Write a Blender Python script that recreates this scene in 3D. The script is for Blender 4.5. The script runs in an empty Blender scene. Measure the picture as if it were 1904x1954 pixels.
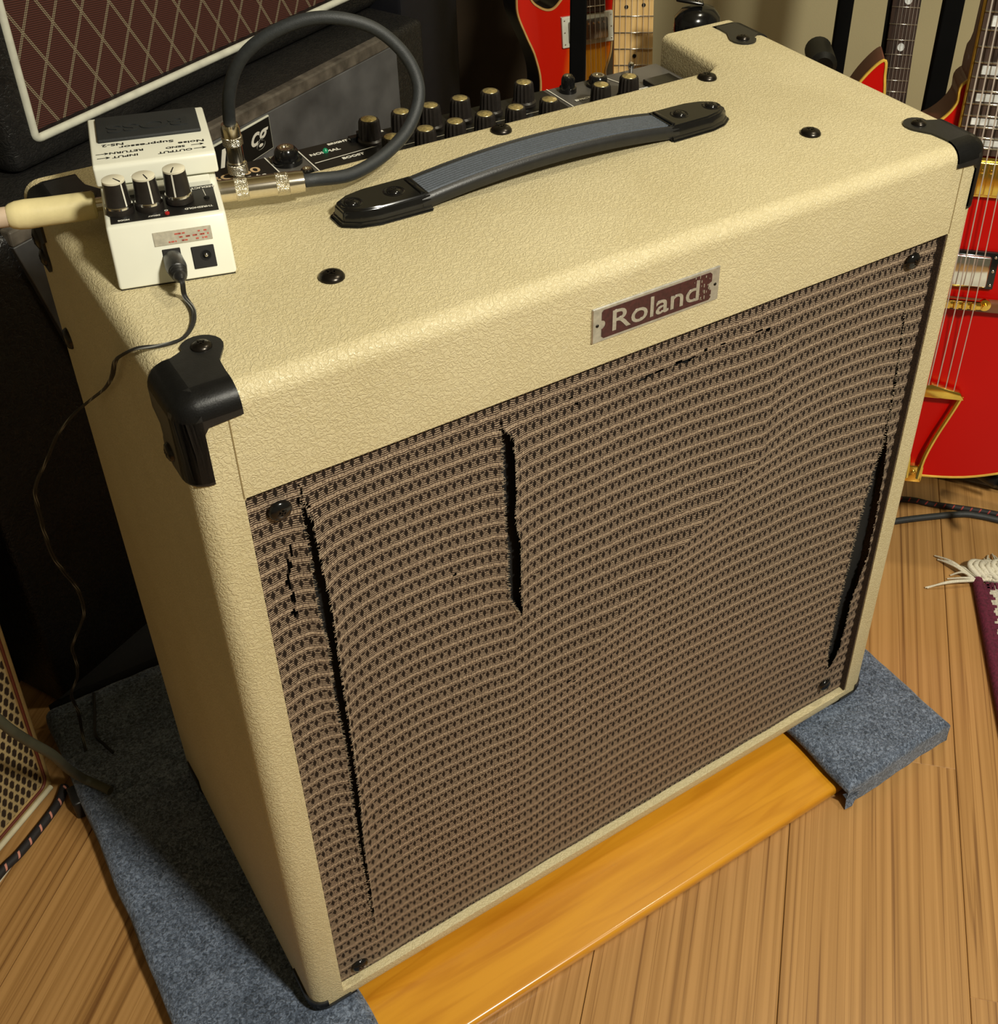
import bpy, bmesh, math, random
from mathutils import Vector, Matrix, noise
random.seed(7)
R = math.radians; PI = math.pi
sc = bpy.context.scene
C = bpy.context.collection

# ------------------------------------------------------------------ camera
cd = bpy.data.cameras.new('camera'); cam = bpy.data.objects.new('camera', cd); C.objects.link(cam)
cam.location = (-0.12001, -0.55915, 1.07831)
cam.rotation_euler = (0.9160594, -0.0293557, -0.6101307)
cd.sensor_fit = 'HORIZONTAL'; cd.sensor_width = 36.0
cd.lens = 36.0 * 2328.88 / 1904.0
cd.shift_x = (952.0 - 1156.16) / 1904.0
cd.shift_y = (795.32 - 977.0) / 1904.0
cd.clip_start = 0.02
sc.camera = cam

# ------------------------------------------------------------------ light
world = bpy.data.worlds.new('world'); sc.world = world; world.use_nodes = True
bg = world.node_tree.nodes['Background']
bg.inputs[0].default_value = (1.0, 0.84, 0.50, 1); bg.inputs[1].default_value = 0.13

def area(name, loc, target, size, power, color):
    l = bpy.data.lights.new(name, 'AREA'); l.shape = 'DISK'; l.size = size; l.energy = power; l.color = color
    o = bpy.data.objects.new(name, l); C.objects.link(o); o.location = loc
    o.rotation_euler = (Vector(target) - Vector(loc)).to_track_quat('-Z', 'Y').to_euler()
    return o
area('ceiling_lamp_light', (0.46, -1.40, 2.06), (0.36, 0.0, 0.2), 0.22, 50, (1.0, 0.95, 0.80))
area('background_fill_light', (1.15, -0.15, 2.35), (1.15, 0.2, 0.0), 0.20, 11, (1.0, 0.92, 0.70))  # unseen fill, added to brighten the wall and guitars at the back

sc.view_settings.view_transform = 'Standard'
try: sc.view_settings.look = 'None'
except Exception: pass
sc.view_settings.gamma = 1.0
sc.view_settings.use_curve_mapping = False
sc.view_settings.exposure = 0.0

# ------------------------------------------------------------------ materials
def newmat(name):
    m = bpy.data.materials.new(name); m.use_nodes = True
    nt = m.node_tree; return m, nt, nt.nodes, nt.links, nt.nodes['Principled BSDF']

def N(ns, t, **k):
    n = ns.new(t)
    for a, v in k.items():
        if a == 'op': n.operation = v
        elif a == 'dt': n.data_type = v
        elif a.startswith('i'): n.inputs[int(a[1:])].default_value = v
        else: setattr(n, a, v)
    return n

def simple(name, col, rough=0.5, metal=0.0, nscale=60, namt=0.15, bump=0.0, bscale=300, spec=0.5, coat=0.0, emis=None):
    m, nt, ns, lk, b = newmat(name)
    tc = ns.new('ShaderNodeTexCoord')
    nz = N(ns, 'ShaderNodeTexNoise'); nz.inputs['Scale'].default_value = nscale; nz.inputs['Detail'].default_value = 5
    lk.new(tc.outputs['Object'], nz.inputs['Vector'])
    cr = ns.new('ShaderNodeValToRGB')
    cr.color_ramp.elements[0].position = .3; cr.color_ramp.elements[1].position = .7
    cr.color_ramp.elements[0].color = tuple(max(0, c * (1 - namt)) for c in col) + (1,)
    cr.color_ramp.elements[1].color = tuple(min(1, c * (1 + namt)) for c in col) + (1,)
    lk.new(nz.outputs['Fac'], cr.inputs[0]); lk.new(cr.outputs[0], b.inputs['Base Color'])
    b.inputs['Roughness'].default_value = rough; b.inputs['Metallic'].default_value = metal
    b.inputs['Specular IOR Level'].default_value = spec
    b.inputs['Coat Weight'].default_value = coat
    if bump:
        n2 = N(ns, 'ShaderNodeTexNoise'); n2.inputs['Scale'].default_value = bscale; n2.inputs['Detail'].default_value = 4
        lk.new(tc.outputs['Object'], n2.inputs['Vector'])
        bp = ns.new('ShaderNodeBump'); bp.inputs['Strength'].default_value = bump; bp.inputs['Distance'].default_value = 0.001
        lk.new(n2.outputs['Fac'], bp.inputs['Height']); lk.new(bp.outputs[0], b.inputs['Normal'])
    if emis:
        b.inputs['Emission Color'].default_value = emis[0] + (1,); b.inputs['Emission Strength'].default_value = emis[1]
    return m

def tolex(name, c1, c2, scale=330, strength=0.5, rough=0.5, dist=0.0007):
    m, nt, ns, lk, b = newmat(name)
    tc = ns.new('ShaderNodeTexCoord')
    def ridge(sc_, det, dis):
        n = N(ns, 'ShaderNodeTexNoise'); n.inputs['Scale'].default_value = sc_; n.inputs['Detail'].default_value = det; n.inputs['Distortion'].default_value = dis
        lk.new(tc.outputs['Object'], n.inputs['Vector'])
        a = N(ns, 'ShaderNodeMath', op='SUBTRACT'); lk.new(n.outputs['Fac'], a.inputs[0]); a.inputs[1].default_value = .5
        c = N(ns, 'ShaderNodeMath', op='ABSOLUTE'); lk.new(a.outputs[0], c.inputs[0])
        r = N(ns, 'ShaderNodeMapRange'); r.inputs[1].default_value = 0; r.inputs[2].default_value = .11; r.inputs[3].default_value = 0; r.inputs[4].default_value = 1
        lk.new(c.outputs[0], r.inputs[0]); return r.outputs[0]
    r1 = ridge(scale * .62, 1.5, .6); r2 = ridge(scale * 1.5, 1.0, .3)
    a2 = N(ns, 'ShaderNodeMath', op='MULTIPLY_ADD'); lk.new(r2, a2.inputs[0]); a2.inputs[1].default_value = .35; lk.new(r1, a2.inputs[2])
    bp = ns.new('ShaderNodeBump'); bp.inputs['Strength'].default_value = strength; bp.inputs['Distance'].default_value = dist
    lk.new(a2.outputs[0], bp.inputs['Height']); lk.new(bp.outputs[0], b.inputs['Normal'])
    n4 = N(ns, 'ShaderNodeTexNoise'); n4.inputs['Scale'].default_value = 14; n4.inputs['Detail'].default_value = 4
    lk.new(tc.outputs['Object'], n4.inputs['Vector'])
    ma = N(ns, 'ShaderNodeMath', op='MULTIPLY_ADD'); lk.new(r1, ma.inputs[0]); ma.inputs[1].default_value = .35; lk.new(n4.outputs['Fac'], ma.inputs[2])
    cr = ns.new('ShaderNodeValToRGB'); cr.color_ramp.elements[0].position = .3; cr.color_ramp.elements[1].position = .95
    cr.color_ramp.elements[0].color = c1 + (1,); cr.color_ramp.elements[1].color = c2 + (1,)
    lk.new(ma.outputs[0], cr.inputs[0]); lk.new(cr.outputs[0], b.inputs['Base Color'])
    b.inputs['Roughness'].default_value = rough
    return m

def wood(name, c1, c2, along=0, fine=90, rough=0.4, stretch=0.06, bump=.1, coat=0.0, rand=True, ring=1.0, cmid=None):
    m, nt, ns, lk, b = newmat(name)
    tc = ns.new('ShaderNodeTexCoord'); oi = ns.new('ShaderNodeObjectInfo')
    mp = ns.new('ShaderNodeMapping')
    s = [1, 1, 1]; s[along] = stretch; mp.inputs['Scale'].default_value = s
    lk.new(tc.outputs['Object'], mp.inputs[0])
    v = mp.outputs[0]
    if rand:
        mu = N(ns, 'ShaderNodeMath', op='MULTIPLY'); mu.inputs[1].default_value = 37.0
        lk.new(oi.outputs['Random'], mu.inputs[0])
        ad = N(ns, 'ShaderNodeVectorMath', op='ADD'); lk.new(v, ad.inputs[0]); lk.new(mu.outputs[0], ad.inputs[1]); v = ad.outputs[0]
    n1 = N(ns, 'ShaderNodeTexNoise'); n1.inputs['Scale'].default_value = fine; n1.inputs['Detail'].default_value = 6; n1.inputs['Distortion'].default_value = .4
    n2 = N(ns, 'ShaderNodeTexNoise'); n2.inputs['Scale'].default_value = fine * .22; n2.inputs['Detail'].default_value = 3; n2.inputs['Distortion'].default_value = .35
    lk.new(v, n1.inputs['Vector']); lk.new(v, n2.inputs['Vector'])
    # growth lines: bands of the coarse field
    m1 = N(ns, 'ShaderNodeMath', op='MULTIPLY'); m1.inputs[1].default_value = 46.0; lk.new(n2.outputs['Fac'], m1.inputs[0])
    si = N(ns, 'ShaderNodeMath', op='SINE'); lk.new(m1.outputs[0], si.inputs[0])
    pw = N(ns, 'ShaderNodeMapRange'); pw.inputs[1].default_value = .88; pw.inputs[2].default_value = 1.0; pw.inputs[3].default_value = 0; pw.inputs[4].default_value = .42 * ring
    lk.new(si.outputs[0], pw.inputs[0])
    su = N(ns, 'ShaderNodeMath', op='SUBTRACT'); lk.new(n1.outputs['Fac'], su.inputs[0]); lk.new(pw.outputs[0], su.inputs[1])
    cr = ns.new('ShaderNodeValToRGB'); cr.color_ramp.elements[0].position = .18; cr.color_ramp.elements[1].position = .62
    cr.color_ramp.elements[0].color = c1 + (1,); cr.color_ramp.elements[1].color = c2 + (1,)
    if cmid: e = cr.color_ramp.elements.new(.40); e.color = cmid + (1,)
    lk.new(su.outputs[0], cr.inputs[0]); lk.new(cr.outputs[0], b.inputs['Base Color'])
    bp = ns.new('ShaderNodeBump'); bp.inputs['Strength'].default_value = bump; bp.inputs['Distance'].default_value = .0005
    lk.new(su.outputs[0], bp.inputs['Height']); lk.new(bp.outputs[0], b.inputs['Normal'])
    b.inputs['Roughness'].default_value = rough; b.inputs['Coat Weight'].default_value = coat; b.inputs['Coat Roughness'].default_value = .15
    return m

M = {}
M['cream'] = tolex('cream_tolex', (.56, .475, .270), (.64, .555, .340), 470, .55, .40, .0006)
M['blacktolex'] = tolex('black_tolex', (.006, .006, .006), (.016, .015, .014), 260, .5, .38)
M['blackplastic'] = simple('black_plastic', (.012, .012, .012), .38, nscale=200, bump=.1, bscale=900)
M['blackgloss'] = simple('glossy_black_plastic', (.006, .006, .006), .16, nscale=200)
M['blackmetal'] = simple('dark_screw_metal', (.04, .035, .03), .28, .9, bump=.1)
M['ridge'] = simple('grey_strap_rubber', (.075, .088, .108), .40, nscale=900, namt=.3)
M['rubber'] = simple('cable_rubber', (.022, .025, .027), .55, nscale=300, bump=.2, bscale=1500)
M['thinblack'] = simple('thin_cord_black', (.015, .013, .011), .35)
M['nickel'] = simple('nickel', (.78, .72, .60), .16, 1.0, nscale=500, namt=.05)
M['chrome'] = simple('chrome', (.8, .8, .8), .1, 1.0)
M['gold'] = simple('gold', (.85, .58, .12), .16, 1.0)
M['silvergrey'] = simple('silver_trim', (.62, .60, .54), .3, .8, nscale=300)
M['pedal'] = simple('pedal_white_paint', (.77, .77, .66), .3, nscale=30, namt=.03, coat=.3)
M['padrubber'] = simple('pad_rubber', (.014, .016, .017), .6, bump=.3, bscale=2500)
M['ink'] = simple('black_ink', (.008, .008, .007), .5, spec=.2)
M['white'] = simple('white_print', (.72, .70, .62), .5)
M['cap'] = simple('cream_knob_top', (.72, .68, .53), .4)
M['brass'] = simple('brass_knob_disc', (.70, .58, .28), .34, .85, nscale=500, namt=.3)
M['maroon'] = simple('maroon_enamel', (.055, .012, .012), .3, nscale=400, namt=.3)
M['red_led'] = simple('red_led', (.25, .01, .01), .3, emis=((1, .05, .03), .12))
M['green_led'] = simple('green_led', (.0, .12, .05), .3, emis=((.05, .9, .35), .12))
M['sticker'] = simple('foil_sticker', (.50, .46, .36), .35, .5, nscale=400)
M['redink'] = simple('red_print', (.45, .06, .03), .5)
M['whiteplug'] = simple('yellowed_plug_plastic', (.74, .64, .34), .42, nscale=28, namt=.22, bump=.3, bscale=120)
M['pinkcable'] = simple('aged_white_cable', (.60, .46, .33), .5)
M['whitepiping'] = simple('white_piping', (.62, .62, .52), .4)
M['silverplate'] = simple('brushed_grey_panel', (.105, .107, .110), .45, .2, nscale=14, namt=.45)
M['silveredge'] = simple('worn_panel_edge', (.12, .105, .085), .45, .2, nscale=60, namt=.5)
M['wall'] = simple('beige_wall_paint', (.44, .385, .225), .85, nscale=5, namt=.05, bump=.15, bscale=400)
M['darkwood_shade'] = simple('dark_brown_panel', (.03, .018, .008), .6, nscale=20)  # serves the riser block and the added shade panel at the wall
M['board'] = wood('golden_varnished_board', (.46, .17, .006), (.66, .30, .018), 0, 60, .3, .10, .1, .5, False, .25)
M['plank'] = wood('laminate_plank', (.18, .078, .022), (.47, .255, .088), 0, 170, .36, .0085, .08, .2, True, .42, (.36, .185, .057))
M['underfloor'] = simple('underfloor', (.03, .018, .01), .9)
M['redface'] = simple('red_lacquer', (.50, .0015, .0004), .38, nscale=3, namt=.05, coat=.0, spec=.25)
M['redside'] = simple('maroon_guitar_side', (.115, .020, .010), .45, coat=.1, nscale=8)
M['binding'] = simple('yellowed_binding', (.62, .40, .06), .35)
M['creambind'] = simple('cream_binding', (.5, .30, .10), .4)
M['rosewood'] = wood('rosewood', (.018, .010, .008), (.065, .038, .028), 2, 260, .45, .08, .1)
M['maple'] = wood('maple', (.56, .34, .12), (.74, .50, .21), 2, 200, .3, .05, .05, .4)
M['fret'] = simple('fret_wire', (.62, .58, .5), .22, .9)
M['string'] = simple('string_steel', (.70, .64, .58), .5, .5)
M['pearl'] = simple('pearl_inlay', (.66, .68, .68), .2, nscale=120, namt=.35, coat=.6)
M['fringe'] = simple('off_white_yarn', (.68, .64, .52), .9, nscale=600, bump=.5, bscale=900)
M['rugwhite'] = simple('cream_rug_pile', (.55, .52, .43), .95, nscale=300, namt=.3, bump=1, bscale=500)
M['rugred'] = simple('burgundy_rug_edge', (.105, .008, .03), .8, nscale=300, namt=.4, bump=.8, bscale=700)
M['latframe'] = simple('tan_vinyl_frame', (.34, .225, .085), .5, bump=.3, bscale=700)
M['latpipe'] = simple('cream_piping', (.55, .50, .34), .4)
M['darkplug'] = simple('dark_baffle', (.006, .006, .006), .8)
M['fray'] = simple('frayed_thread', (.42, .34, .24), .8)
M['yellowtab'] = simple('aged_yellow', (.6, .45, .12), .5)

def mat_carpet():
    m, nt, ns, lk, b = newmat('blue_grey_felt_carpet')
    tc = ns.new('ShaderNodeTexCoord')
    n1 = N(ns, 'ShaderNodeTexNoise'); n1.inputs['Scale'].default_value = 330; n1.inputs['Detail'].default_value = 5; n1.inputs['Distortion'].default_value = 1.0
    n2 = N(ns, 'ShaderNodeTexNoise'); n2.inputs['Scale'].default_value = 40; n2.inputs['Detail'].default_value = 3
    lk.new(tc.outputs['Object'], n1.inputs['Vector']); lk.new(tc.outputs['Object'], n2.inputs['Vector'])
    a = N(ns, 'ShaderNodeMath', op='MULTIPLY_ADD'); a.inputs[1].default_value = .25; lk.new(n2.outputs['Fac'], a.inputs[0]); lk.new(n1.outputs['Fac'], a.inputs[2])
    cr = ns.new('ShaderNodeValToRGB'); cr.color_ramp.elements[0].position = .44; cr.color_ramp.elements[1].position = .80
    cr.color_ramp.elements[0].color = (.032, .043, .064, 1); cr.color_ramp.elements[1].color = (.22, .27, .37, 1)
    e = cr.color_ramp.elements.new(.62); e.color = (.095, .122, .176, 1)
    lk.new(a.outputs[0], cr.inputs[0]); lk.new(cr.outputs[0], b.inputs['Base Color'])
    b.inputs['Roughness'].default_value = .95; b.inputs['Specular IOR Level'].default_value = .15
    b.inputs['Sheen Weight'].default_value = .25
    bp = ns.new('ShaderNodeBump'); bp.inputs['Strength'].default_value = 1; bp.inputs['Distance'].default_value = .002
    lk.new(n1.outputs['Fac'], bp.inputs['Height']); lk.new(bp.outputs[0], b.inputs['Normal'])
    return m
M['carpet'] = mat_carpet(); M['seam'] = simple('tolex_seam_groove', (.26, .19, .08), .8)

def mathn(ns, lk, op, a, b=None, c=None):
    n = ns.new('ShaderNodeMath'); n.operation = op
    for i, v in enumerate((a, b, c)):
        if v is None: continue
        if isinstance(v, (int, float)): n.inputs[i].default_value = v
        else: lk.new(v, n.inputs[i])
    return n.outputs[0]

def smooth(ns, lk, v, lo, hi, o0=0.0, o1=1.0):
    n = ns.new('ShaderNodeMapRange'); n.interpolation_type = 'SMOOTHSTEP'
    n.inputs[1].default_value = lo; n.inputs[2].default_value = hi; n.inputs[3].default_value = o0; n.inputs[4].default_value = o1
    lk.new(v, n.inputs[0]); return n.outputs[0]

def mat_weave():
    # woven speaker cloth: UV holds thread coordinates (u = columns, v = rows)
    m, nt, ns, lk, b = newmat('woven_grille_cloth')
    tc = ns.new('ShaderNodeTexCoord'); sep = ns.new('ShaderNodeSeparateXYZ')
    nz = N(ns, 'ShaderNodeTexNoise'); nz.inputs['Scale'].default_value = 1.3; nz.inputs['Detail'].default_value = 2
    lk.new(tc.outputs['UV'], nz.inputs['Vector'])
    sb = N(ns, 'ShaderNodeVectorMath', op='SUBTRACT'); sb.inputs[1].default_value = (.5, .5, .5); lk.new(nz.outputs['Color'], sb.inputs[0])
    scl = N(ns, 'ShaderNodeVectorMath', op='SCALE'); scl.inputs['Scale'].default_value = .16; lk.new(sb.outputs[0], scl.inputs[0])
    ad = N(ns, 'ShaderNodeVectorMath', op='ADD'); lk.new(tc.outputs['UV'], ad.inputs[0]); lk.new(scl.outputs[0], ad.inputs[1])
    lk.new(ad.outputs[0], sep.inputs[0]); u, v = sep.outputs[0], sep.outputs[1]
    fu = mathn(ns, lk, 'FRACT', u); fv = mathn(ns, lk, 'FRACT', v)
    du = mathn(ns, lk, 'ABSOLUTE', mathn(ns, lk, 'SUBTRACT', fu, .5))
    dv = mathn(ns, lk, 'ABSOLUTE', mathn(ns, lk, 'SUBTRACT', fv, .33))
    dia = mathn(ns, lk, 'ADD', mathn(ns, lk, 'DIVIDE', du, .25), mathn(ns, lk, 'DIVIDE', dv, .30))
    dark = smooth(ns, lk, dia, .75, 1.25, 1, 0)
    # small brown loop hole beside each diamond
    fu2 = mathn(ns, lk, 'FRACT', mathn(ns, lk, 'ADD', u, .5))
    du2 = mathn(ns, lk, 'ABSOLUTE', mathn(ns, lk, 'SUBTRACT', fu2, .5))
    dv2 = mathn(ns, lk, 'ABSOLUTE', mathn(ns, lk, 'SUBTRACT', fv, .55))
    dia2 = mathn(ns, lk, 'ADD', mathn(ns, lk, 'DIVIDE', du2, .24), mathn(ns, lk, 'DIVIDE', dv2, .11))
    dark2 = smooth(ns, lk, dia2, .6, 1.5, .85, 0)
    # fine horizontal threads
    th = mathn(ns, lk, 'SINE', mathn(ns, lk, 'MULTIPLY', v, 2 * PI * 8))
    thr = smooth(ns, lk, th, -.35, .75, 0, 1)
    band = smooth(ns, lk, mathn(ns, lk, 'ABSOLUTE', mathn(ns, lk, 'SUBTRACT', fv, .84)), .07, .14, 1, 0)
    # vertical fine threads at column borders
    vt = smooth(ns, lk, mathn(ns, lk, 'SINE', mathn(ns, lk, 'MULTIPLY', u, 2 * PI * 3)), -.9, .0, .86, 1)
    thr2 = mathn(ns, lk, 'MAXIMUM', mathn(ns, lk, 'MULTIPLY', thr, 1.0), mathn(ns, lk, 'MULTIPLY', band, .66))
    k = mathn(ns, lk, 'MULTIPLY', mathn(ns, lk, 'MULTIPLY_ADD', thr2, .88, .12), vt)
    k = mathn(ns, lk, 'MULTIPLY', k, mathn(ns, lk, 'SUBTRACT', 1.0, dark))
    k = mathn(ns, lk, 'MULTIPLY', k, mathn(ns, lk, 'SUBTRACT', 1.0, dark2))
    n2 = N(ns, 'ShaderNodeTexNoise'); n2.inputs['Scale'].default_value = 5; n2.inputs['Detail'].default_value = 5
    lk.new(tc.outputs['UV'], n2.inputs['Vector'])
    k = mathn(ns, lk, 'MULTIPLY', k, smooth(ns, lk, n2.outputs['Fac'], .25, .75, .6, 1.4))
    cr = ns.new('ShaderNodeValToRGB'); cr.color_ramp.elements[0].position = .0; cr.color_ramp.elements[1].position = 1
    cr.color_ramp.elements[0].color = (.010, .006, .004, 1); cr.color_ramp.elements[1].color = (.52, .40, .28, 1)
    e = cr.color_ramp.elements.new(.45); e.color = (.10, .062, .044, 1)
    lk.new(k, cr.inputs[0]); lk.new(cr.outputs[0], b.inputs['Base Color'])
    bp = ns.new('ShaderNodeBump'); bp.inputs['Strength'].default_value = .5; bp.inputs['Distance'].default_value = .0007
    lk.new(k, bp.inputs['Height']); lk.new(bp.outputs[0], b.inputs['Normal'])
    b.inputs['Roughness'].default_value = .7; b.inputs['Specular IOR Level'].default_value = .3
    return m
M['weave'] = mat_weave()

def mat_diamond():
    # brown cloth with pale double lines in diamonds; object X / Z
    m, nt, ns, lk, b = newmat('brown_diamond_cloth')
    tc = ns.new('ShaderNodeTexCoord'); sep = ns.new('ShaderNodeSeparateXYZ'); lk.new(tc.outputs['Object'], sep.inputs[0])
    s, t = sep.outputs[0], sep.outputs[2]
    p = mathn(ns, lk, 'ADD', mathn(ns, lk, 'ADD', mathn(ns, lk, 'DIVIDE', s, .0357), mathn(ns, lk, 'DIVIDE', t, .0665)), -.57)
    q = mathn(ns, lk, 'ADD', mathn(ns, lk, 'SUBTRACT', mathn(ns, lk, 'DIVIDE', s, .0357), mathn(ns, lk, 'DIVIDE', t, .0665)), .25)
    out = None
    for x in (p, q):
        d = mathn(ns, lk, 'ABSOLUTE', mathn(ns, lk, 'SUBTRACT', mathn(ns, lk, 'FRACT', mathn(ns, lk, 'ADD', x, .5)), .5))
        d2 = mathn(ns, lk, 'ABSOLUTE', mathn(ns, lk, 'SUBTRACT', d, .028))
        l = smooth(ns, lk, d2, .010, .026, 1, 0)
        out = l if out is None else mathn(ns, lk, 'MAXIMUM', out, l)
    wv = mathn(ns, lk, 'SINE', mathn(ns, lk, 'MULTIPLY', mathn(ns, lk, 'ADD', t, mathn(ns, lk, 'MULTIPLY', s, .12)), 2 * PI / .0021))
    wv2 = mathn(ns, lk, 'SINE', mathn(ns, lk, 'MULTIPLY', s, 2 * PI / .0017))
    w = smooth(ns, lk, mathn(ns, lk, 'ADD', wv, mathn(ns, lk, 'MULTIPLY', wv2, .5)), -1, 1, .25, 1)
    c1 = N(ns, 'ShaderNodeMix', dt='RGBA'); c1.inputs[6].default_value = (.006, .002, .001, 1); c1.inputs[7].default_value = (.085, .018, .010, 1); lk.new(w, c1.inputs[0])
    c2 = N(ns, 'ShaderNodeMix', dt='RGBA'); c2.inputs[7].default_value = (.30, .25, .155, 1); lk.new(c1.outputs[2], c2.inputs[6])
    lk.new(mathn(ns, lk, 'MULTIPLY', out, smooth(ns, lk, wv, -1, .6, .35, 1)), c2.inputs[0])
    lk.new(c2.outputs[2], b.inputs['Base Color'])
    bp = ns.new('ShaderNodeBump'); bp.inputs['Strength'].default_value = .6; bp.inputs['Distance'].default_value = .0008
    lk.new(mathn(ns, lk, 'ADD', w, out), bp.inputs['Height']); lk.new(bp.outputs[0], b.inputs['Normal'])
    b.inputs['Roughness'].default_value = .7
    return m
M['diamond'] = mat_diamond()

def mat_lattice():
    m, nt, ns, lk, b = newmat('tan_basket_weave_cloth')
    tc = ns.new('ShaderNodeTexCoord'); sep = ns.new('ShaderNodeSeparateXYZ'); lk.new(tc.outputs['Object'], sep.inputs[0])
    s, t = sep.outputs[0], sep.outputs[2]
    r = mathn(ns, lk, 'DIVIDE', t, .0105)
    row = mathn(ns, lk, 'FLOOR', r)
    half = mathn(ns, lk, 'MULTIPLY', mathn(ns, lk, 'MODULO', mathn(ns, lk, 'ABSOLUTE', row), 2.0), .5)
    u = mathn(ns, lk, 'ADD', mathn(ns, lk, 'DIVIDE', s, .0095), half)
    du = mathn(ns, lk, 'ABSOLUTE', mathn(ns, lk, 'SUBTRACT', mathn(ns, lk, 'FRACT', u), .5))
    dv = mathn(ns, lk, 'ABSOLUTE', mathn(ns, lk, 'SUBTRACT', mathn(ns, lk, 'FRACT', r), .5))
    d = mathn(ns, lk, 'ADD', mathn(ns, lk, 'DIVIDE', du, .38), mathn(ns, lk, 'DIVIDE', dv, .86))
    k = smooth(ns, lk, d, .7, 1.15, 0, 1)
    cr = ns.new('ShaderNodeValToRGB'); cr.color_ramp.elements[0].color = (.02, .009, .003, 1); cr.color_ramp.elements[1].color = (.38, .28, .13, 1)
    lk.new(k, cr.inputs[0]); lk.new(cr.outputs[0], b.inputs['Base Color'])
    bp = ns.new('ShaderNodeBump'); bp.inputs['Strength'].default_value = .8; bp.inputs['Distance'].default_value = .0015
    lk.new(k, bp.inputs['Height']); lk.new(bp.outputs[0], b.inputs['Normal'])
    b.inputs['Roughness'].default_value = .7
    return m
M['lattice'] = mat_lattice()

def mat_braid(name, base, fleck, pitch):
    m, nt, ns, lk, b = newmat(name)
    tc = ns.new('ShaderNodeTexCoord'); sep = ns.new('ShaderNodeSeparateXYZ'); lk.new(tc.outputs['UV'], sep.inputs[0])
    x = mathn(ns, lk, 'FRACT', mathn(ns, lk, 'ADD', mathn(ns, lk, 'DIVIDE', sep.outputs[0], pitch), mathn(ns, lk, 'MULTIPLY', sep.outputs[1], 1.0)))
    k = smooth(ns, lk, mathn(ns, lk, 'ABSOLUTE', mathn(ns, lk, 'SUBTRACT', x, .5)), .05, .10, 1, 0)
    if name != 'thin_cord_white_dash': k = mathn(ns, lk, 'MULTIPLY', k, smooth(ns, lk, mathn(ns, lk, 'SINE', mathn(ns, lk, 'MULTIPLY', sep.outputs[1], 4 * PI)), .0, .4, 0, 1))
    mx = N(ns, 'ShaderNodeMix', dt='RGBA'); mx.inputs[6].default_value = base + (1,); mx.inputs[7].default_value = fleck + (1,)
    lk.new(k, mx.inputs[0]); lk.new(mx.outputs[2], b.inputs['Base Color']); b.inputs['Roughness'].default_value = .7
    return m
M['braid'] = mat_braid('black_braid_red_fleck', (.012, .010, .010), (.35, .03, .02), .012)
M['braidpink'] = mat_braid('black_braid_pink_fleck', (.012, .009, .009), (.55, .22, .16), .016)
M['cordtwin'] = mat_braid('thin_cord_white_dash', (.014, .013, .011), (.20, .20, .18), .05)

def mat_burst():
    m, nt, ns, lk, b = newmat('cherry_sunburst')
    tc = ns.new('ShaderNodeTexCoord'); mp = ns.new('ShaderNodeMapping')
    mp.inputs['Location'].default_value = (-.020, 0, .066); mp.inputs['Scale'].default_value = (2.0, 0.0, .55)
    lk.new(tc.outputs['Object'], mp.inputs[0])
    vl = N(ns, 'ShaderNodeVectorMath', op='LENGTH'); lk.new(mp.outputs[0], vl.inputs[0])
    nz = N(ns, 'ShaderNodeTexNoise'); nz.inputs['Scale'].default_value = 30
    mp2 = ns.new('ShaderNodeMapping'); mp2.inputs['Scale'].default_value = (3, 1, .3); lk.new(tc.outputs['Object'], mp2.inputs[0]); lk.new(mp2.outputs[0], nz.inputs['Vector'])
    k = mathn(ns, lk, 'ADD', vl.outputs['Value'], mathn(ns, lk, 'MULTIPLY', nz.outputs['Fac'], .02))
    cr = ns.new('ShaderNodeValToRGB'); cr.color_ramp.elements[0].position = .062; cr.color_ramp.elements[0].color = (.90, .42, .03, 1)
    cr.color_ramp.elements[1].position = .105; cr.color_ramp.elements[1].color = (.54, .010, .003, 1)
    e = cr.color_ramp.elements.new(.085); e.color = (.66, .11, .006, 1)
    lk.new(k, cr.inputs[0]); lk.new(cr.outputs[0], b.inputs['Base Color'])
    b.inputs['Roughness'].default_value = .15; b.inputs['Coat Weight'].default_value = .6
    return m
M['burst'] = mat_burst()

# ------------------------------------------------------------------ helpers
def tag(o, label=None, cat=None, group=None, kind=None):
    if label: o['label'] = label
    if cat: o['category'] = cat
    if group: o['group'] = group
    if kind: o['kind'] = kind
    return o

def empty(name, label=None, cat=None, loc=(0, 0, 0), rot=(0, 0, 0), group=None):
    o = bpy.data.objects.new(name, None); C.objects.link(o); o.location = loc; o.rotation_euler = rot
    o.empty_display_size = .03
    return tag(o, label, cat, group)

def obj(name, bm, mats, parent=None, smooth_=False, label=None, angle=35):
    me = bpy.data.meshes.new(name); bm.to_mesh(me); bm.free()
    return meobj(name, me, mats, parent, smooth_, label, angle)

def meobj(name, me, mats, parent=None, smooth_=False, label=None, angle=35):
    if not isinstance(mats, (list, tuple)): mats = [mats]
    for mm in mats: me.materials.append(M[mm] if isinstance(mm, str) else mm)
    if smooth_:
        me.polygons.foreach_set('use_smooth', [True] * len(me.polygons))
        try: me.set_sharp_from_angle(angle=R(angle))
        except Exception: pass
    o = bpy.data.objects.new(name, me); C.objects.link(o)
    if parent: o.parent = parent
    if label: o['label'] = label
    return o

def dup(o, loc=None, parent=None, rot=None, label=None):
    c = o.copy(); C.objects.link(c)
    if parent is not None: c.parent = parent
    if loc is not None: c.location = loc
    if rot is not None: c.rotation_euler = rot
    if label: c['label'] = label
    for ch in [x for x in list(o.children)]:
        d = ch.copy(); C.objects.link(d); d.parent = c
    return c

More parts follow.
